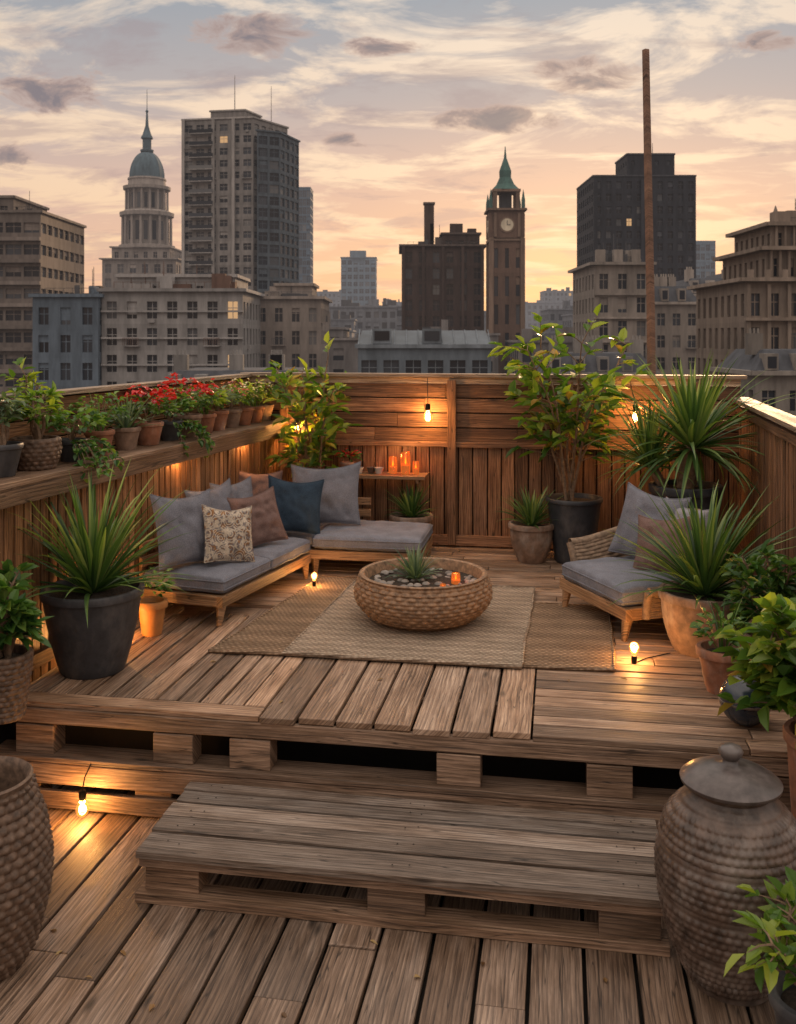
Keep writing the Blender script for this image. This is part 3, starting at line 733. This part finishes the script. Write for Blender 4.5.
for side in (0,1):
    rws=[]
    for j in range(nz+1):
        row=[]
        for i in range(nt+1):
            t=i/nt; x,y=path(t); c=A0+ex*x+ey*y
            top=.40+.27*math.sin(math.pi*min(1,max(0,(t-.02)/.96)))**1.4+(.08 if t<.5 else -.04*(t-.5)*2)
            z=.16+(top-.16)*j/nz
            rowi=int(j/4); w=.012*math.sin(math.pi*((j/4)%1))*(.3+.7*(.5+.5*math.cos(i*.9+math.pi*(rowi%2))))
            cen=A0+ex*Dd*.35+ey*Wd/2; o=(c-cen); o.z=0; o.normalize()
            q=c+o*((.02+w) if side==0 else (-.02-w)); q+= o*.07*(j/nz)**2; q.z=ZP+z
            row.append(mb.av(q))
        rws.append(row)
    for j in range(nz):
        for i in range(nt):
            mb.af([rws[j][i],rws[j][i+1],rws[j+1][i+1],rws[j+1][i]],0)
    if side==0: keep=rws
tp=[(V(mb.v[a])+V(mb.v[b]))/2 for a,b in zip(keep[-1],rws[-1])]
mb.tube(tp,[.032]*len(tp),8,0)
for e_ in (0,-1):
    pp=[(V(mb.v[keep[j][e_]])+V(mb.v[rws[j][e_]]))/2 for j in range(0,nz+1,6)]
    mb.tube(pp,[.03]*len(pp),8,0)
mb.obj('woven_shell',[M_wickg],ch,smooth=True,ang=50)
c=A0+ex*(Dd/2-.02)+ey*(Wd/2); c.z=ZP+.30; pad('seat_cushion',c,ex,ey,Dd-.04,Wd-.07,.15,F_seat,ch)
c=A0+ex*.60+ey*.32; pillow('throw_pillow',(c.x,c.y,ZP+.66),.58,.56,.17,-50,-20,F_grey,5,seed=11)
c=A0+ex*.52+ey*.62; pillow('throw_pillow',(c.x,c.y,ZP+.58),.46,.44,.14,-48,-24,F_mauve,-8,seed=12)
c=A0+ex*.70+ey*.60; pillow('throw_pillow',(c.x,c.y,ZP+.66),.46,.42,.13,-62,-14,F_lgrey,3,seed=13)

# ---------------------------------------------------------------- urn, basket, ball
mb=MB(); c=V((1.41,4.07,0))
pr=rows([(.17,0),(.20,.06),(.265,.22),(.302,.42),(.30,.55),(.265,.68),(.20,.765),(.165,.80)],.034,6)
def ufn(t,r,z):
    if z<.03 or z>.775: return 0
    rh=.031; row=math.floor(z/rh); f=z/rh-row
    if row%6==0: return .004*math.sin(math.pi*f)-.005
    a=.010*math.sin(math.pi*f)
    return a*(.1+.9*abs(math.cos(26*t+.5*math.pi*(row%2)+.3*math.sin(row*1.7)))**.7)+.003*noise.noise(V((t*7,z*30,0)))
mb.lathe([(0,0)]+pr+[(.175,.815),(.172,.83),(.15,.832)],c,360,0,ufn)
mb.lathe([(.18,.822),(.205,.832),(.208,.846),(.19,.862),(.14,.888),(.08,.906),(.036,.914),(.030,.93),(.045,.948),(.052,.966),(.042,.984),(0,.992)],c,64,1)
mb.obj('lidded_ceramic_urn',[M_urn,M_urn2],smooth=True,ang=60)
mb=MB(); c=V((-1.81,4.16,0))
pr=rows([(.17,0),(.22,.08),(.275,.30),(.285,.43),(.26,.62),(.215,.75),(.21,.79)],.036,6)
wf2=weave(32,.036,.018)
mb.lathe([(0,0)]+pr+[(.215,.808),(.205,.816),(.19,.80),(.185,.77),(.2,.6),(.19,.3),(0,.25)],c,320,0,lambda t,r,z: wf2(t,r,z) if .005<z<.78 and r>.169 and not (r<.203 and z>.25) else 0)
mb.obj('woven_basket',[M_wick2],smooth=True,ang=60)
mb=MB(); c=P(1.88,5.2); pr=[(.135*math.sin(math.pi*k/32),.135-.135*math.cos(math.pi*k/32)+.001) for k in range(33)]
mb.lathe([(max(r,0),z) for r,z in pr],c,64,0)
mb.lathe([(.134,.128),(.138,.13),(.138,.138),(.134,.14)],c,64,1)
mb.obj('glazed_ceramic_ball',[M_blue,M_urn],smooth=True)

# ================================================================ CITY
glassN={}
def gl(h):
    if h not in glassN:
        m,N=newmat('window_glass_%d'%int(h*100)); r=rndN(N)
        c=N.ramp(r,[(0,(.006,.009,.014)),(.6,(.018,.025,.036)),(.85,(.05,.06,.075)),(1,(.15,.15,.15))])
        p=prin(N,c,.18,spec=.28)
        e=N.n('ShaderNodeEmission',{'Color':HZ,'Strength':.9}).outputs[0]  # the same painted haze, mixed into the window glass
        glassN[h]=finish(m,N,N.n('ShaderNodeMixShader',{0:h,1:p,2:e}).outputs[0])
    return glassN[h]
M_lit=emis('lit_window',(1.,.60,.30),.6)
def facade(mb,p0,p1,z0,z1,bay,fh,ww,wh,rec=.3,zmin=-12,lit=.012,par=.8,simple=False,mull=True,clut=.0):
    p0=V((p0[0],p0[1],0));p1=V((p1[0],p1[1],0)); d=p1-p0; L=d.length
    if L<.2: return
    lit*=.2
    d/=L; n=V((d.y,-d.x,0)); nb=max(1,round(L/bay)); bw=L/nb
    A=lambda s,z,o=0:(p0.x+d.x*s-n.x*o,p0.y+d.y*s-n.y*o,z)
    zt=z1-par; nr=max(1,int((zt-max(z0,zmin))/fh)); zb=zt-nr*fh
    mb.quad(A(0,z0),A(L,z0),A(L,zb),A(0,zb)); mb.quad(A(0,zt),A(L,zt),A(L,z1),A(0,z1))
    mw=bw*(1-ww)/2
    for r in range(nr):
        za=zb+r*fh; wa=za+fh*(1-wh)*.55; wb=wa+fh*wh; zc=za+fh
        cc=rr(.25,.75)
        mb.quad(A(0,za),A(L,za),A(L,wa),A(0,wa),0,cc); mb.quad(A(0,wb),A(L,wb),A(L,zc),A(0,zc),0,cc)
        for b in range(nb):
            s0=b*bw; sa=s0+mw; sb_=s0+bw-mw
            mb.quad(A(s0,wa),A(sa,wa),A(sa,wb),A(s0,wb),0,cc); mb.quad(A(sb_,wa),A(s0+bw,wa),A(s0+bw,wb),A(sb_,wb),0,cc)
            gm=2 if R()<lit else 1
            mb.quad(A(sa,wa,rec),A(sb_,wa,rec),A(sb_,wb,rec),A(sa,wb,rec),gm,R())
            if gm==1 and R()<.2:
                zz=wb-(wb-wa)*rr(.25,.8); mb.quad(A(sa,zz,rec-.03),A(sb_,zz,rec-.03),A(sb_,wb,rec-.03),A(sa,wb,rec-.03),3,rr(.3,1))
            if clut and R()<clut:   # air-conditioning box or small balcony
                if R()<.5: mb.box(A((sa+sb_)/2,wa-.25,-.2),d,n,.8,.4,.5,3)
                else:
                    mb.box(A((sa+sb_)/2,wa-.08,-.35),d,n,bw*.8,.7,.12,3); mb.box(A((sa+sb_)/2,wa+.85,-.68),d,n,bw*.8,.05,.06,4)
                    for q in range(9): mb.box(A((sa+sb_)/2+(q-4)*bw*.095,wa+.4,-.68),ZU,d,.85,.04,.04,4)
            if not simple:
                mb.quad(A(sa,wa),A(sb_,wa),A(sb_,wa,rec),A(sa,wa,rec),3); mb.quad(A(sa,wb),A(sb_,wb),A(sb_,wb,rec),A(sa,wb,rec))
                mb.quad(A(sa,wa),A(sa,wb),A(sa,wb,rec),A(sa,wa,rec)); mb.quad(A(sb_,wa),A(sb_,wb),A(sb_,wb,rec),A(sb_,wa,rec))
                if mull:
                    sm=(sa+sb_)/2; t=.045
                    mb.quad(A(sm-t,wa,rec-.06),A(sm+t,wa,rec-.06),A(sm+t,wb,rec-.06),A(sm-t,wb,rec-.06),3)
                    zm=wa+(wb-wa)*.62
                    mb.quad(A(sa,zm-t,rec-.05),A(sb_,zm-t,rec-.05),A(sb_,zm+t,rec-.05),A(sa,zm+t,rec-.05),3)
def mass(mb,poly,z0,z1,bay=3.,fh=3.1,ww=.5,wh=.55,corn=.35,**k):
    n=len(poly)
    for i in range(n): facade(mb,poly[i],poly[(i+1)%n],z0,z1,bay,fh,ww,wh,**k)
    mb.af([mb.av((p[0],p[1],z1-.25)) for p in poly],4)
    if corn:
        for i in range(n):
            a=V((poly[i][0],poly[i][1],z1+.05)); b=V((poly[(i+1)%n][0],poly[(i+1)%n][1],z1+.05)); d=(b-a).normalized(); nn=V((d.y,-d.x,0))
            mb.box((a+b)/2+nn*(corn/2-.12),d,nn,(b-a).length+corn*2-.3,corn+.25,.38,3)
def rect(x0,x1,y0,y1): return [(x0,y0),(x1,y0),(x1,y1),(x0,y1)]
def junk(mb,x0,x1,y0,y1,z,n=6,ant=True):
    for i in range(n):
        x=rr(x0+1,x1-1); y=rr(y0+.5,(y0+y1)/2); w=rr(.6,2.6); h=rr(.5,2.2)
        mb.box((x,y,z+h/2-.1),(1,0,0),(0,1,0),w,rr(.8,2),h,3 if R()<.5 else 4)
        if R()<.5: mb.tube([(x,y,z+h),(x,y,z+h+rr(1,3.))],[.06,.04],4,4)
    x=x0+.5
    while x<x1-.5:   # roof railing
        mb.box((x,y0+.6,z+.45),ZU,(1,0,0),.9,.05,.05,4); x+=1.1
    mb.box(((x0+x1)/2,y0+.6,z+.9),(1,0,0),(0,1,0),x1-x0-1,.05,.05,4)
GZ=-30
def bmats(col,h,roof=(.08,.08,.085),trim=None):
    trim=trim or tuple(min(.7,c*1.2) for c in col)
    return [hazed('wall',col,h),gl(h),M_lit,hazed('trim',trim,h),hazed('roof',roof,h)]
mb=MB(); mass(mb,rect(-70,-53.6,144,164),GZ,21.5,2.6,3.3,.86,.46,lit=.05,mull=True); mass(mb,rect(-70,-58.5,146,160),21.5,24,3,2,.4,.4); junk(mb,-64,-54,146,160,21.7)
for k in range(11): mb.box((-61.8,143.6,21.3-1.0-k*3.3-2.9),(1,0,0),(0,1,0),16.6,.7,.55,3)
mb.obj('office_block',bmats((.165,.14,.125),.04))
# domed tower
mb=MB(); X=-75.3;Y=288
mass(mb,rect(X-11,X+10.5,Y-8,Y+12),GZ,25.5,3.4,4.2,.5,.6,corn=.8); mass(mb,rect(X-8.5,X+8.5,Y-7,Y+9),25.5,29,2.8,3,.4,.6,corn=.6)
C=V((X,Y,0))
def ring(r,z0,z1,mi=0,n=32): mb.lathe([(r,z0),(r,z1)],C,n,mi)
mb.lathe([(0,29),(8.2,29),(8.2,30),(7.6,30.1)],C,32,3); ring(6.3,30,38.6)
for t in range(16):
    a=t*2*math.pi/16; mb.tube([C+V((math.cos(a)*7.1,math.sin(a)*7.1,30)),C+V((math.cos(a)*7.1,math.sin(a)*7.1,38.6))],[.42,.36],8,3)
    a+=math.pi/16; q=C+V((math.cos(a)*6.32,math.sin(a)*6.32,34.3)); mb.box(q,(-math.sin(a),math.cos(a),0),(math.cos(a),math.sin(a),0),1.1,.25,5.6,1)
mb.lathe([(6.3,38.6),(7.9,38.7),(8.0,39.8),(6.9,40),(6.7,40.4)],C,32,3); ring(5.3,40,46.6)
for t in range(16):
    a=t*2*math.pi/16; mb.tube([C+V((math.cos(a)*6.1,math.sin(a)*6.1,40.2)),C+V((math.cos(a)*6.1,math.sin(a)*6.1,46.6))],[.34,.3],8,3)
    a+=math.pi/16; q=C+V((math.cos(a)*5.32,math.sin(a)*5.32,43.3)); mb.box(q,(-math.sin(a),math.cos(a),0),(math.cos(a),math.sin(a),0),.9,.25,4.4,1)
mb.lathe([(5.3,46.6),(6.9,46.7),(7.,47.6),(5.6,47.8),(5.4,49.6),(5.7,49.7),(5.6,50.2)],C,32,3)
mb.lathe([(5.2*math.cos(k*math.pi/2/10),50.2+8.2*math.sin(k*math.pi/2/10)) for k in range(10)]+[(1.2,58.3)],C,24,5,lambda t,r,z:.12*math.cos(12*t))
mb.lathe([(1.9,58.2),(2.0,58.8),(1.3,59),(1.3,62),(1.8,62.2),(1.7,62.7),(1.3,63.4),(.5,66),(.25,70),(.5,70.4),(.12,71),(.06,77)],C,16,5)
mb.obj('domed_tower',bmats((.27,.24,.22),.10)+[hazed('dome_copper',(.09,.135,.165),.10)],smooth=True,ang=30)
# apartment tower
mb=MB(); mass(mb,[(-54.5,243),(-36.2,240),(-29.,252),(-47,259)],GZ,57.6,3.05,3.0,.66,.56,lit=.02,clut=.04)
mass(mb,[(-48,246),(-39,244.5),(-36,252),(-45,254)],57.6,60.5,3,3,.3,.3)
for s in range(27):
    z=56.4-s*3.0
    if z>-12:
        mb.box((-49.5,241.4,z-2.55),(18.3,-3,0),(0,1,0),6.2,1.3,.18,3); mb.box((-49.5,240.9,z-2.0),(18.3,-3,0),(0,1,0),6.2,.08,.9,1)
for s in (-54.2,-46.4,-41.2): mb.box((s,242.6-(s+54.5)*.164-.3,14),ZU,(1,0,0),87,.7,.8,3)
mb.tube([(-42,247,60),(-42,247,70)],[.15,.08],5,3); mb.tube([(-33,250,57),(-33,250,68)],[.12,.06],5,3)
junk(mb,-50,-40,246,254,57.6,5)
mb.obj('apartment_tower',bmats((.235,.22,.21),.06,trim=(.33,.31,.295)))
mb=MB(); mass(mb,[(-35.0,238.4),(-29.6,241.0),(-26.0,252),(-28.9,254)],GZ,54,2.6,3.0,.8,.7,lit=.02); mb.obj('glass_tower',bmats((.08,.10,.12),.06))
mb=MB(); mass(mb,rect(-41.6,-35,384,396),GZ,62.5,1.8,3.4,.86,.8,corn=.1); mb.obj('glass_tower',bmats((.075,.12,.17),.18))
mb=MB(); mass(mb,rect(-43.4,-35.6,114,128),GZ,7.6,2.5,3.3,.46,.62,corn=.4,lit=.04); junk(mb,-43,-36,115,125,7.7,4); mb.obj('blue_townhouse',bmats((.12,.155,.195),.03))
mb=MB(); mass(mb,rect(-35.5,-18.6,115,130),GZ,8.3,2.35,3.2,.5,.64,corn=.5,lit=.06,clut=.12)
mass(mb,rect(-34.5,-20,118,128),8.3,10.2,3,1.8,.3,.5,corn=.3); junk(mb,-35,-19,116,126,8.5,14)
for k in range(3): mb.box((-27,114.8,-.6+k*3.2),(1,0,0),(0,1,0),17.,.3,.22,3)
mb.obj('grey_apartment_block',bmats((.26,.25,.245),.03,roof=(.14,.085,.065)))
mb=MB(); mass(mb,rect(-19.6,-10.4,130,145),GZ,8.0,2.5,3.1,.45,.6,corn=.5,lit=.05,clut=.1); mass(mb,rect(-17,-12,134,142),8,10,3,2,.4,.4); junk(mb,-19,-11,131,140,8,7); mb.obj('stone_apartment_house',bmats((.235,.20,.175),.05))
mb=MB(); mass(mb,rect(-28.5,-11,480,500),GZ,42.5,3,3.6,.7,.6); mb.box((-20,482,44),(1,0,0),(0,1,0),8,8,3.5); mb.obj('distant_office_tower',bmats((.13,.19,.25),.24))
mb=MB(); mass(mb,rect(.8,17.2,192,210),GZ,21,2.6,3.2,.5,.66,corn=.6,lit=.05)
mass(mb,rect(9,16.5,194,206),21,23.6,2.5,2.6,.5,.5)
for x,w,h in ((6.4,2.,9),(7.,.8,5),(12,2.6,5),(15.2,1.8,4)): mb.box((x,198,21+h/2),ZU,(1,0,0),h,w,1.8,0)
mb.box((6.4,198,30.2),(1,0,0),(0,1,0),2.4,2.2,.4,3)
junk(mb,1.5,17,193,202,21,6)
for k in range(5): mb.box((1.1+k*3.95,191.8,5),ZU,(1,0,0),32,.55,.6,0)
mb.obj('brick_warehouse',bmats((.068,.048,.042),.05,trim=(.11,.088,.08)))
# clock tower
mb=MB(); X=20.1; Y=180; hw=3.0; C=V((X,Y,0))
def tier(h_,z0,z1,**k): mass(mb,rect(X-h_,X+h_,Y-h_,Y+h_),z0,z1,**k)
tier(hw,GZ,20.6,bay=2.0,fh=5.2,ww=.36,wh=.70,corn=.3,lit=0,mull=False)
for sx in (-1,1):
    for sy in (-1,1): mb.box((X+sx*(hw-.1),Y+sy*(hw-.1),-4),ZU,(1,0,0),50,.8,.8,3)
tier(hw+.15,21,26.2,bay=7,fh=3,ww=.01,wh=.01,corn=.5,lit=0,simple=True)
for a in range(4):
    dr=V((math.cos(a*math.pi/2),math.sin(a*math.pi/2),0)); sd=V((-dr.y,dr.x,0)); q=C+dr*(hw+.17); q.z=23.4
    for r_,o_,m_ in ((1.45,.10,3),(1.15,.16,6)):
        vs=[mb.av(q+dr*o_+sd*(r_*math.cos(t*math.pi/12))+ZU*(r_*math.sin(t*math.pi/12))) for t in range(24)]; mb.af(vs,m_)
        vs2=[mb.av(q+sd*(r_*math.cos(t*math.pi/12))+ZU*(r_*math.sin(t*math.pi/12))) for t in range(24)]
        for t in range(24): mb.af([vs[t],vs[(t+1)%24],vs2[(t+1)%24],vs2[t]],m_)
    mb.box(q+dr*.2+ZU*.35,ZU,sd,.85,.12,.06,4); mb.box(q+dr*.2+sd*.27,sd,ZU,.6,.12,.06,4)
    for s_ in (-2.2,2.2): mb.box(q+dr*.05+sd*s_,ZU,sd,4.4,.5,.3,3)
for sx in (-1,1):
    for sy in (-1,1):
        mb.box((X+sx*2.1,Y+sy*2.1,28),ZU,(1,0,0),3.6,.7,.7,3)
        mb.tube([(X+sx*3.0,Y+sy*3.0,26.3),(X+sx*3.0,Y+sy*3.0,28),(X+sx*3.0,Y+sy*3.0,30)],[.35,.35,.02],6,5)
mb.box((X,Y,27.8),ZU,(1,0,0),3.2,2.2,2.2,4); mb.box((X,Y,29.9),(1,0,0),(0,1,0),5.2,5.2,.5,3)
mb.tube([(X,Y,30.1),(X,Y,31.3),(X,Y,32.6),(X,Y,33.8),(X,Y,36.2),(X,Y,38.5)],[2.9,1.7,1.1,1.15,.28,.05],8,5)
mb.obj('clock_tower',bmats((.14,.09,.068),.05,trim=(.20,.14,.105))+[hazed('copper_green',(.06,.13,.115),.07),hazed('clock_face',(.6,.52,.38),.1)])
# low glass roofed hall
mb=MB(); mass(mb,rect(-4,9.3,96,108),GZ,1.75,2.2,3.2,.7,.62,corn=.3,lit=.1)
a=[(-4.1,95.9,1.9),(9.4,95.9,1.9),(9.0,99,3.4),(-3.7,99,3.4)]; mb.quad(*a,5)
b=[(-3.7,99,3.4),(9.0,99,3.4),(9.4,108,2.4),(-4.1,108,2.4)]; mb.quad(*b,4); mb.af([mb.av(a[1]),mb.av(b[2]),mb.av(b[1])],3); mb.af([mb.av(a[0]),mb.av(b[3]),mb.av(b[0])],3)
for k in range(12):
    x=-4+k*1.2; mb.box((x+.05,97.5,2.72),(0,3.1,1.5),(1,0,0),3.4,.09,.09,3)
for x in (-1.6,3.4): mb.box((x,96.8,2.8),(1,0,0),(0,1,0),1.9,1.4,1.5,3); mb.box((x,96.05,2.85),(1,0,0),(0,1,0),1.5,.06,.95,1)
mb.obj('glass_roofed_hall',bmats((.12,.145,.17),.03,trim=(.16,.185,.21))+[simple('roof_glazing',(.07,.09,.11),.35,.5,.3,.02,spec=.25)])
# dark tower
mb=MB(); mass(mb,rect(48.8,74.5,240,262),GZ,43,2.7,3.1,.5,.58,corn=.15,lit=.05); mass(mb,rect(58,70,243,256),43,49,2.8,3,.3,.4,corn=.2); mb.tube([(66,249,49),(66,249,53)],[.12,.06],4,3)
mb.box((49.2,239.6,6),ZU,(1,0,0),72,1.,.9,0); mb.box((61,239.6,6),ZU,(1,0,0),72,.8,.7,0)
mb.obj('dark_office_tower',bmats((.033,.036,.045),.05,trim=(.085,.09,.105)))  # trim lightened to stand in for pale reflections in the windows
mb=MB(); mass(mb,rect(26.6,34.2,130,146),GZ,12.6,2.3,3.2,.46,.64,corn=.7,lit=.05,clut=.1); junk(mb,27,34,131,142,12.8,9)
for k in range(5): mb.box((30.4,129.8,11.9-3.4-k*3.2),(1,0,0),(0,1,0),7.8,.4,.25,3)
for k in range(3): mb.box((27.8+k*2.4,132,13.6),(1,0,0),(0,1,0),1.2,1.2,2.2,0)
mb.obj('stone_corner_house',bmats((.235,.205,.18),.04))
def mansard(name,x0,x1,y0,y1,zt,rh,col,h,**k):
    mb=MB(); mass(mb,rect(x0,x1,y0,y1),GZ,zt,**k); i=1.4; A=rect(x0,x1,y0,y1); B=rect(x0+i,x1-i,y0+i,y1-i)
    for q in range(4):
        a,b=A[q],A[(q+1)%4]; c,e=B[(q+1)%4],B[q]; mb.quad((a[0],a[1],zt+.2),(b[0],b[1],zt+.2),(c[0],c[1],zt+rh),(e[0],e[1],zt+rh),4)
    mb.af([mb.av((p[0],p[1],zt+rh)) for p in B],4)
    x=x0+1.4
    while x<x1-1:
        mb.box((x,y0+.6,zt+rh*.5),(1,0,0),(0,1,0),1.1,1.5,rh*.7,3); mb.box((x,y0-.17,zt+rh*.48),(1,0,0),(0,1,0),.75,.06,rh*.5,1); x+=2.5
    for q in range(4):
        x=rr(x0+1,x1-1); mb.box((x,y0+3,zt+rh+.5),ZU,(1,0,0),1.9,1.3,.8,0)
        for t in (-.35,0,.35): mb.tube([(x+t,y0+3,zt+rh+1.4),(x+t,y0+3,zt+rh+1.9)],[.13,.1],6,3)
    return mb.obj(name,bmats(col,h,roof=(.075,.08,.092)))
mansard('mansard_townhouse',35,44,140,152,7.6,2.6,(.26,.225,.195),.05,bay=2.3,fh=3.2,corn=.6,clut=.1)
mansard('mansard_townhouse',45,55,150,162,9.2,2.8,(.28,.245,.215),.06,bay=2.4,fh=3.2,corn=.6,clut=.1)
mansard('mansard_townhouse',56,68,165,180,11,3,(.23,.21,.20),.07,bay=2.4,fh=3.3,corn=.6)
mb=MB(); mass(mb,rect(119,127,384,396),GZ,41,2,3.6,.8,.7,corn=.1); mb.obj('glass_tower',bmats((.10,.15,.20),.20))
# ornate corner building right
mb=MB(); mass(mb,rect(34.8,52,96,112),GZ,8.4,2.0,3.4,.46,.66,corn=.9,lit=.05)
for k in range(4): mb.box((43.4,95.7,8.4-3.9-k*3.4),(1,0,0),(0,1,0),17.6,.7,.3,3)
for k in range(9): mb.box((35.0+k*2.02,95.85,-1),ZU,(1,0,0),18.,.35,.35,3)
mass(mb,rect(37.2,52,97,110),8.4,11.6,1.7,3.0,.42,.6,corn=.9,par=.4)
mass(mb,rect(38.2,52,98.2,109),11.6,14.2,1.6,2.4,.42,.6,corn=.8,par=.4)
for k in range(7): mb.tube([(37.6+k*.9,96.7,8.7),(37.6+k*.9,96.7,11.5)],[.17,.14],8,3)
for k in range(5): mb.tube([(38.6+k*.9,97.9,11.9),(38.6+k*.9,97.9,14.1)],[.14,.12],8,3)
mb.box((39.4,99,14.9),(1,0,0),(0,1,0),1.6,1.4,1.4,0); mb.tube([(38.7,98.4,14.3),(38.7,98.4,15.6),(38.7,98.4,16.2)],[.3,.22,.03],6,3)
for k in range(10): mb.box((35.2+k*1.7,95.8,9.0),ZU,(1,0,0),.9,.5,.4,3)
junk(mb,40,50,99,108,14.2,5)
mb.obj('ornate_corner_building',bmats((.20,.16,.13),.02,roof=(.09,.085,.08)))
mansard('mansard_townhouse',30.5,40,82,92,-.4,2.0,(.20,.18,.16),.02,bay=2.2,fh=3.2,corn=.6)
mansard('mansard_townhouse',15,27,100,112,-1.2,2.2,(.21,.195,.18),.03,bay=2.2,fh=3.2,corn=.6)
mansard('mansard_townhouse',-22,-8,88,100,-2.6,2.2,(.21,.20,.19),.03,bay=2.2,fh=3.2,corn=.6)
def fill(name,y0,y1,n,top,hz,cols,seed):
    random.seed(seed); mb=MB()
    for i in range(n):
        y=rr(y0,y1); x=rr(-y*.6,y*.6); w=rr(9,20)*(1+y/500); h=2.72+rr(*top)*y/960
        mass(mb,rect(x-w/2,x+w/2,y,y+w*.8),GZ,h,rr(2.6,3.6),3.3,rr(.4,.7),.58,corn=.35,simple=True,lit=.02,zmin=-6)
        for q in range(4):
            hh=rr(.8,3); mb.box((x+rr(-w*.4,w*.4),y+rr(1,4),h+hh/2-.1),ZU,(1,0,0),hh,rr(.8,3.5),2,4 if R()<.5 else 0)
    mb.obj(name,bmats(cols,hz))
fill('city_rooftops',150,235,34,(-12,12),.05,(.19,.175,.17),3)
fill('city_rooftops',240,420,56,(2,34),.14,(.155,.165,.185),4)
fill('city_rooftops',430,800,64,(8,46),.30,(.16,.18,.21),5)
random.seed(21)
m,N=newmat('city_ground_mat'); f=noiseN(N,objc(N),.02,6); finish(m,N,prin(N,N.ramp(f,[(.3,(.04,.04,.042)),(.7,(.09,.085,.08))]),.9))
mb=MB(); mb.quad((-4000,-3000,GZ),(4000,-3000,GZ),(4000,6000,GZ),(-4000,6000,GZ)); mb.obj('ground',[m])
mb=MB(); mass(mb,rect(-8,8,-6,10.6),GZ,-.12,2.6,3.2,.45,.55,corn=.3,zmin=-28); mb.obj('terrace_building',bmats((.28,.24,.2),0.))

# ---------------------------------------------------------------- world
w=bpy.data.worlds.new('World'); sc.world=w; w.use_nodes=True; w.node_tree.nodes.clear(); N=NT(w.node_tree)
g=N.n('ShaderNodeTexCoord').outputs['Generated']; sp=N.n('ShaderNodeSeparateXYZ',{0:g}); x,y,z=sp.outputs[0],sp.outputs[1],sp.outputs[2]
ya=N.m('MAXIMUM',y,.15); a=N.m('DIVIDE',x,ya); b=N.m('DIVIDE',z,ya)
ZEN=(1.38,1.19,1.04)
base=N.ramp(z,[(0,(1.05,.50,.22)),(.06,(1.0,.55,.29)),(.15,(.82,.51,.36)),(.24,(.52,.43,.40)),(.34,(.34,.37,.41)),(.62,ZEN)])
dull=N.ramp(z,[(0,(.70,.40,.29)),(.10,(.68,.46,.37)),(.22,(.47,.41,.395)),(.34,(.30,.34,.385)),(.62,ZEN)])
sd=N.mr(N.m('ABSOLUTE',N.m('SUBTRACT',a,.16)),.05,.8,0,1)
col=N.mix(sd,base,dull)
zz=N.m('ADD',N.m('MAXIMUM',z,0.),.13)
pv=N.comb(N.m('DIVIDE',x,zz),N.m('DIVIDE',y,zz),0.)
pv=N.n('ShaderNodeMapping',{'Vector':pv,'Rotation':(0,0,.45),'Scale':(1.3,2.0,1)}).outputs[0]
n1=noiseN(N,pv,1.45,7,.62,.5)
k1=N.mr(n1,.47,.58,0,.9)
lit=N.ramp(z,[(0,(1.,.60,.32)),(.10,(1.05,.71,.44)),(.22,(1.02,.77,.55)),(.36,(.84,.72,.60)),(.62,ZEN)])
litd=N.mix(sd,lit,N.mix(1.,lit,(.82,.82,.84,1),'MULTIPLY'))
col=N.mix(k1,col,litd)
n2=noiseN(N,N.n('ShaderNodeMapping',{'Vector':pv,'Location':(5,3,2)}).outputs[0],1.8,6,.62,.4)
k2=N.mr(n2,.53,.64,0,.55)
col=N.mix(k2,col,N.ramp(z,[(0,(.70,.40,.31)),(.2,(.42,.31,.30)),(.36,(.32,.28,.30)),(.62,ZEN)]))
av=N.comb(N.m('MULTIPLY',a,1.),N.m('MULTIPLY',b,2.2),0.)
n3=noiseN(N,av,15.,6,.64,.6)
best=None
for (px,py,wx,wy) in ((252,34,64,26),(45,92,84,24),(585,76,62,18),(378,48,46,12),(492,120,76,14),(15,155,38,14),(768,42,38,12),(350,140,26,9)):
    a0=(px-398)/960; b0=(337-py)/960
    da=N.m('DIVIDE',N.m('SUBTRACT',a,a0),wx/960); db=N.m('DIVIDE',N.m('SUBTRACT',b,b0),wy/960)
    q=N.m('ADD',N.m('MULTIPLY',da,da),N.m('MULTIPLY',db,db))
    best=q if best is None else N.m('MINIMUM',best,q)
q=N.m('ADD',best,N.m('MULTIPLY',N.m('SUBTRACT',n3,.5),5.))
k3=N.mr(q,.1,.9,.9,0)
cc=N.mix(N.mr(q,-.5,.7,0,1),(.21,.175,.195,1),(.56,.38,.31,1))
col=N.mix(k3,col,cc)
gnd=N.mr(z,-.03,0,1,0); col=N.mix(gnd,col,(.30,.25,.23,1))
sky=N.n('ShaderNodeTexSky',sky_type='NISHITA',sun_disc=False,sun_elevation=rad(7),sun_rotation=rad(13)).outputs[0]
col=N.mix(.006,col,sky,'ADD')
bg=N.n('ShaderNodeBackground',{'Color':col,'Strength':1.0}).outputs[0]
N.n('ShaderNodeOutputWorld',{'Surface':bg})
l=bpy.data.lights.new('sun','SUN'); l.energy=2.8; l.color=(1,.62,.33); l.angle=rad(5)
o=bpy.data.objects.new('sun',l); sc.collection.objects.link(o)
o.rotation_euler=V((-.30,-1,-.25)).to_track_quat('-Z','Y').to_euler()
# ---------------------------------------------------------------- camera
cd=bpy.data.cameras.new('camera'); cd.lens=33.75; cd.sensor_width=36; cd.shift_y=-175/1024; cd.clip_end=9000; cd.clip_start=.05
cd.dof.use_dof=True; cd.dof.focus_distance=6.0; cd.dof.aperture_fstop=5.
co=bpy.data.objects.new('camera',cd); co.location=(0,0,2.72); co.rotation_euler=(rad(90),0,0); sc.collection.objects.link(co); sc.camera=co
sc.view_settings.view_transform='Standard'; sc.view_settings.look='None'
print('FACES',sum(len(o.data.polygons) for o in bpy.data.objects if o.type=='MESH'))
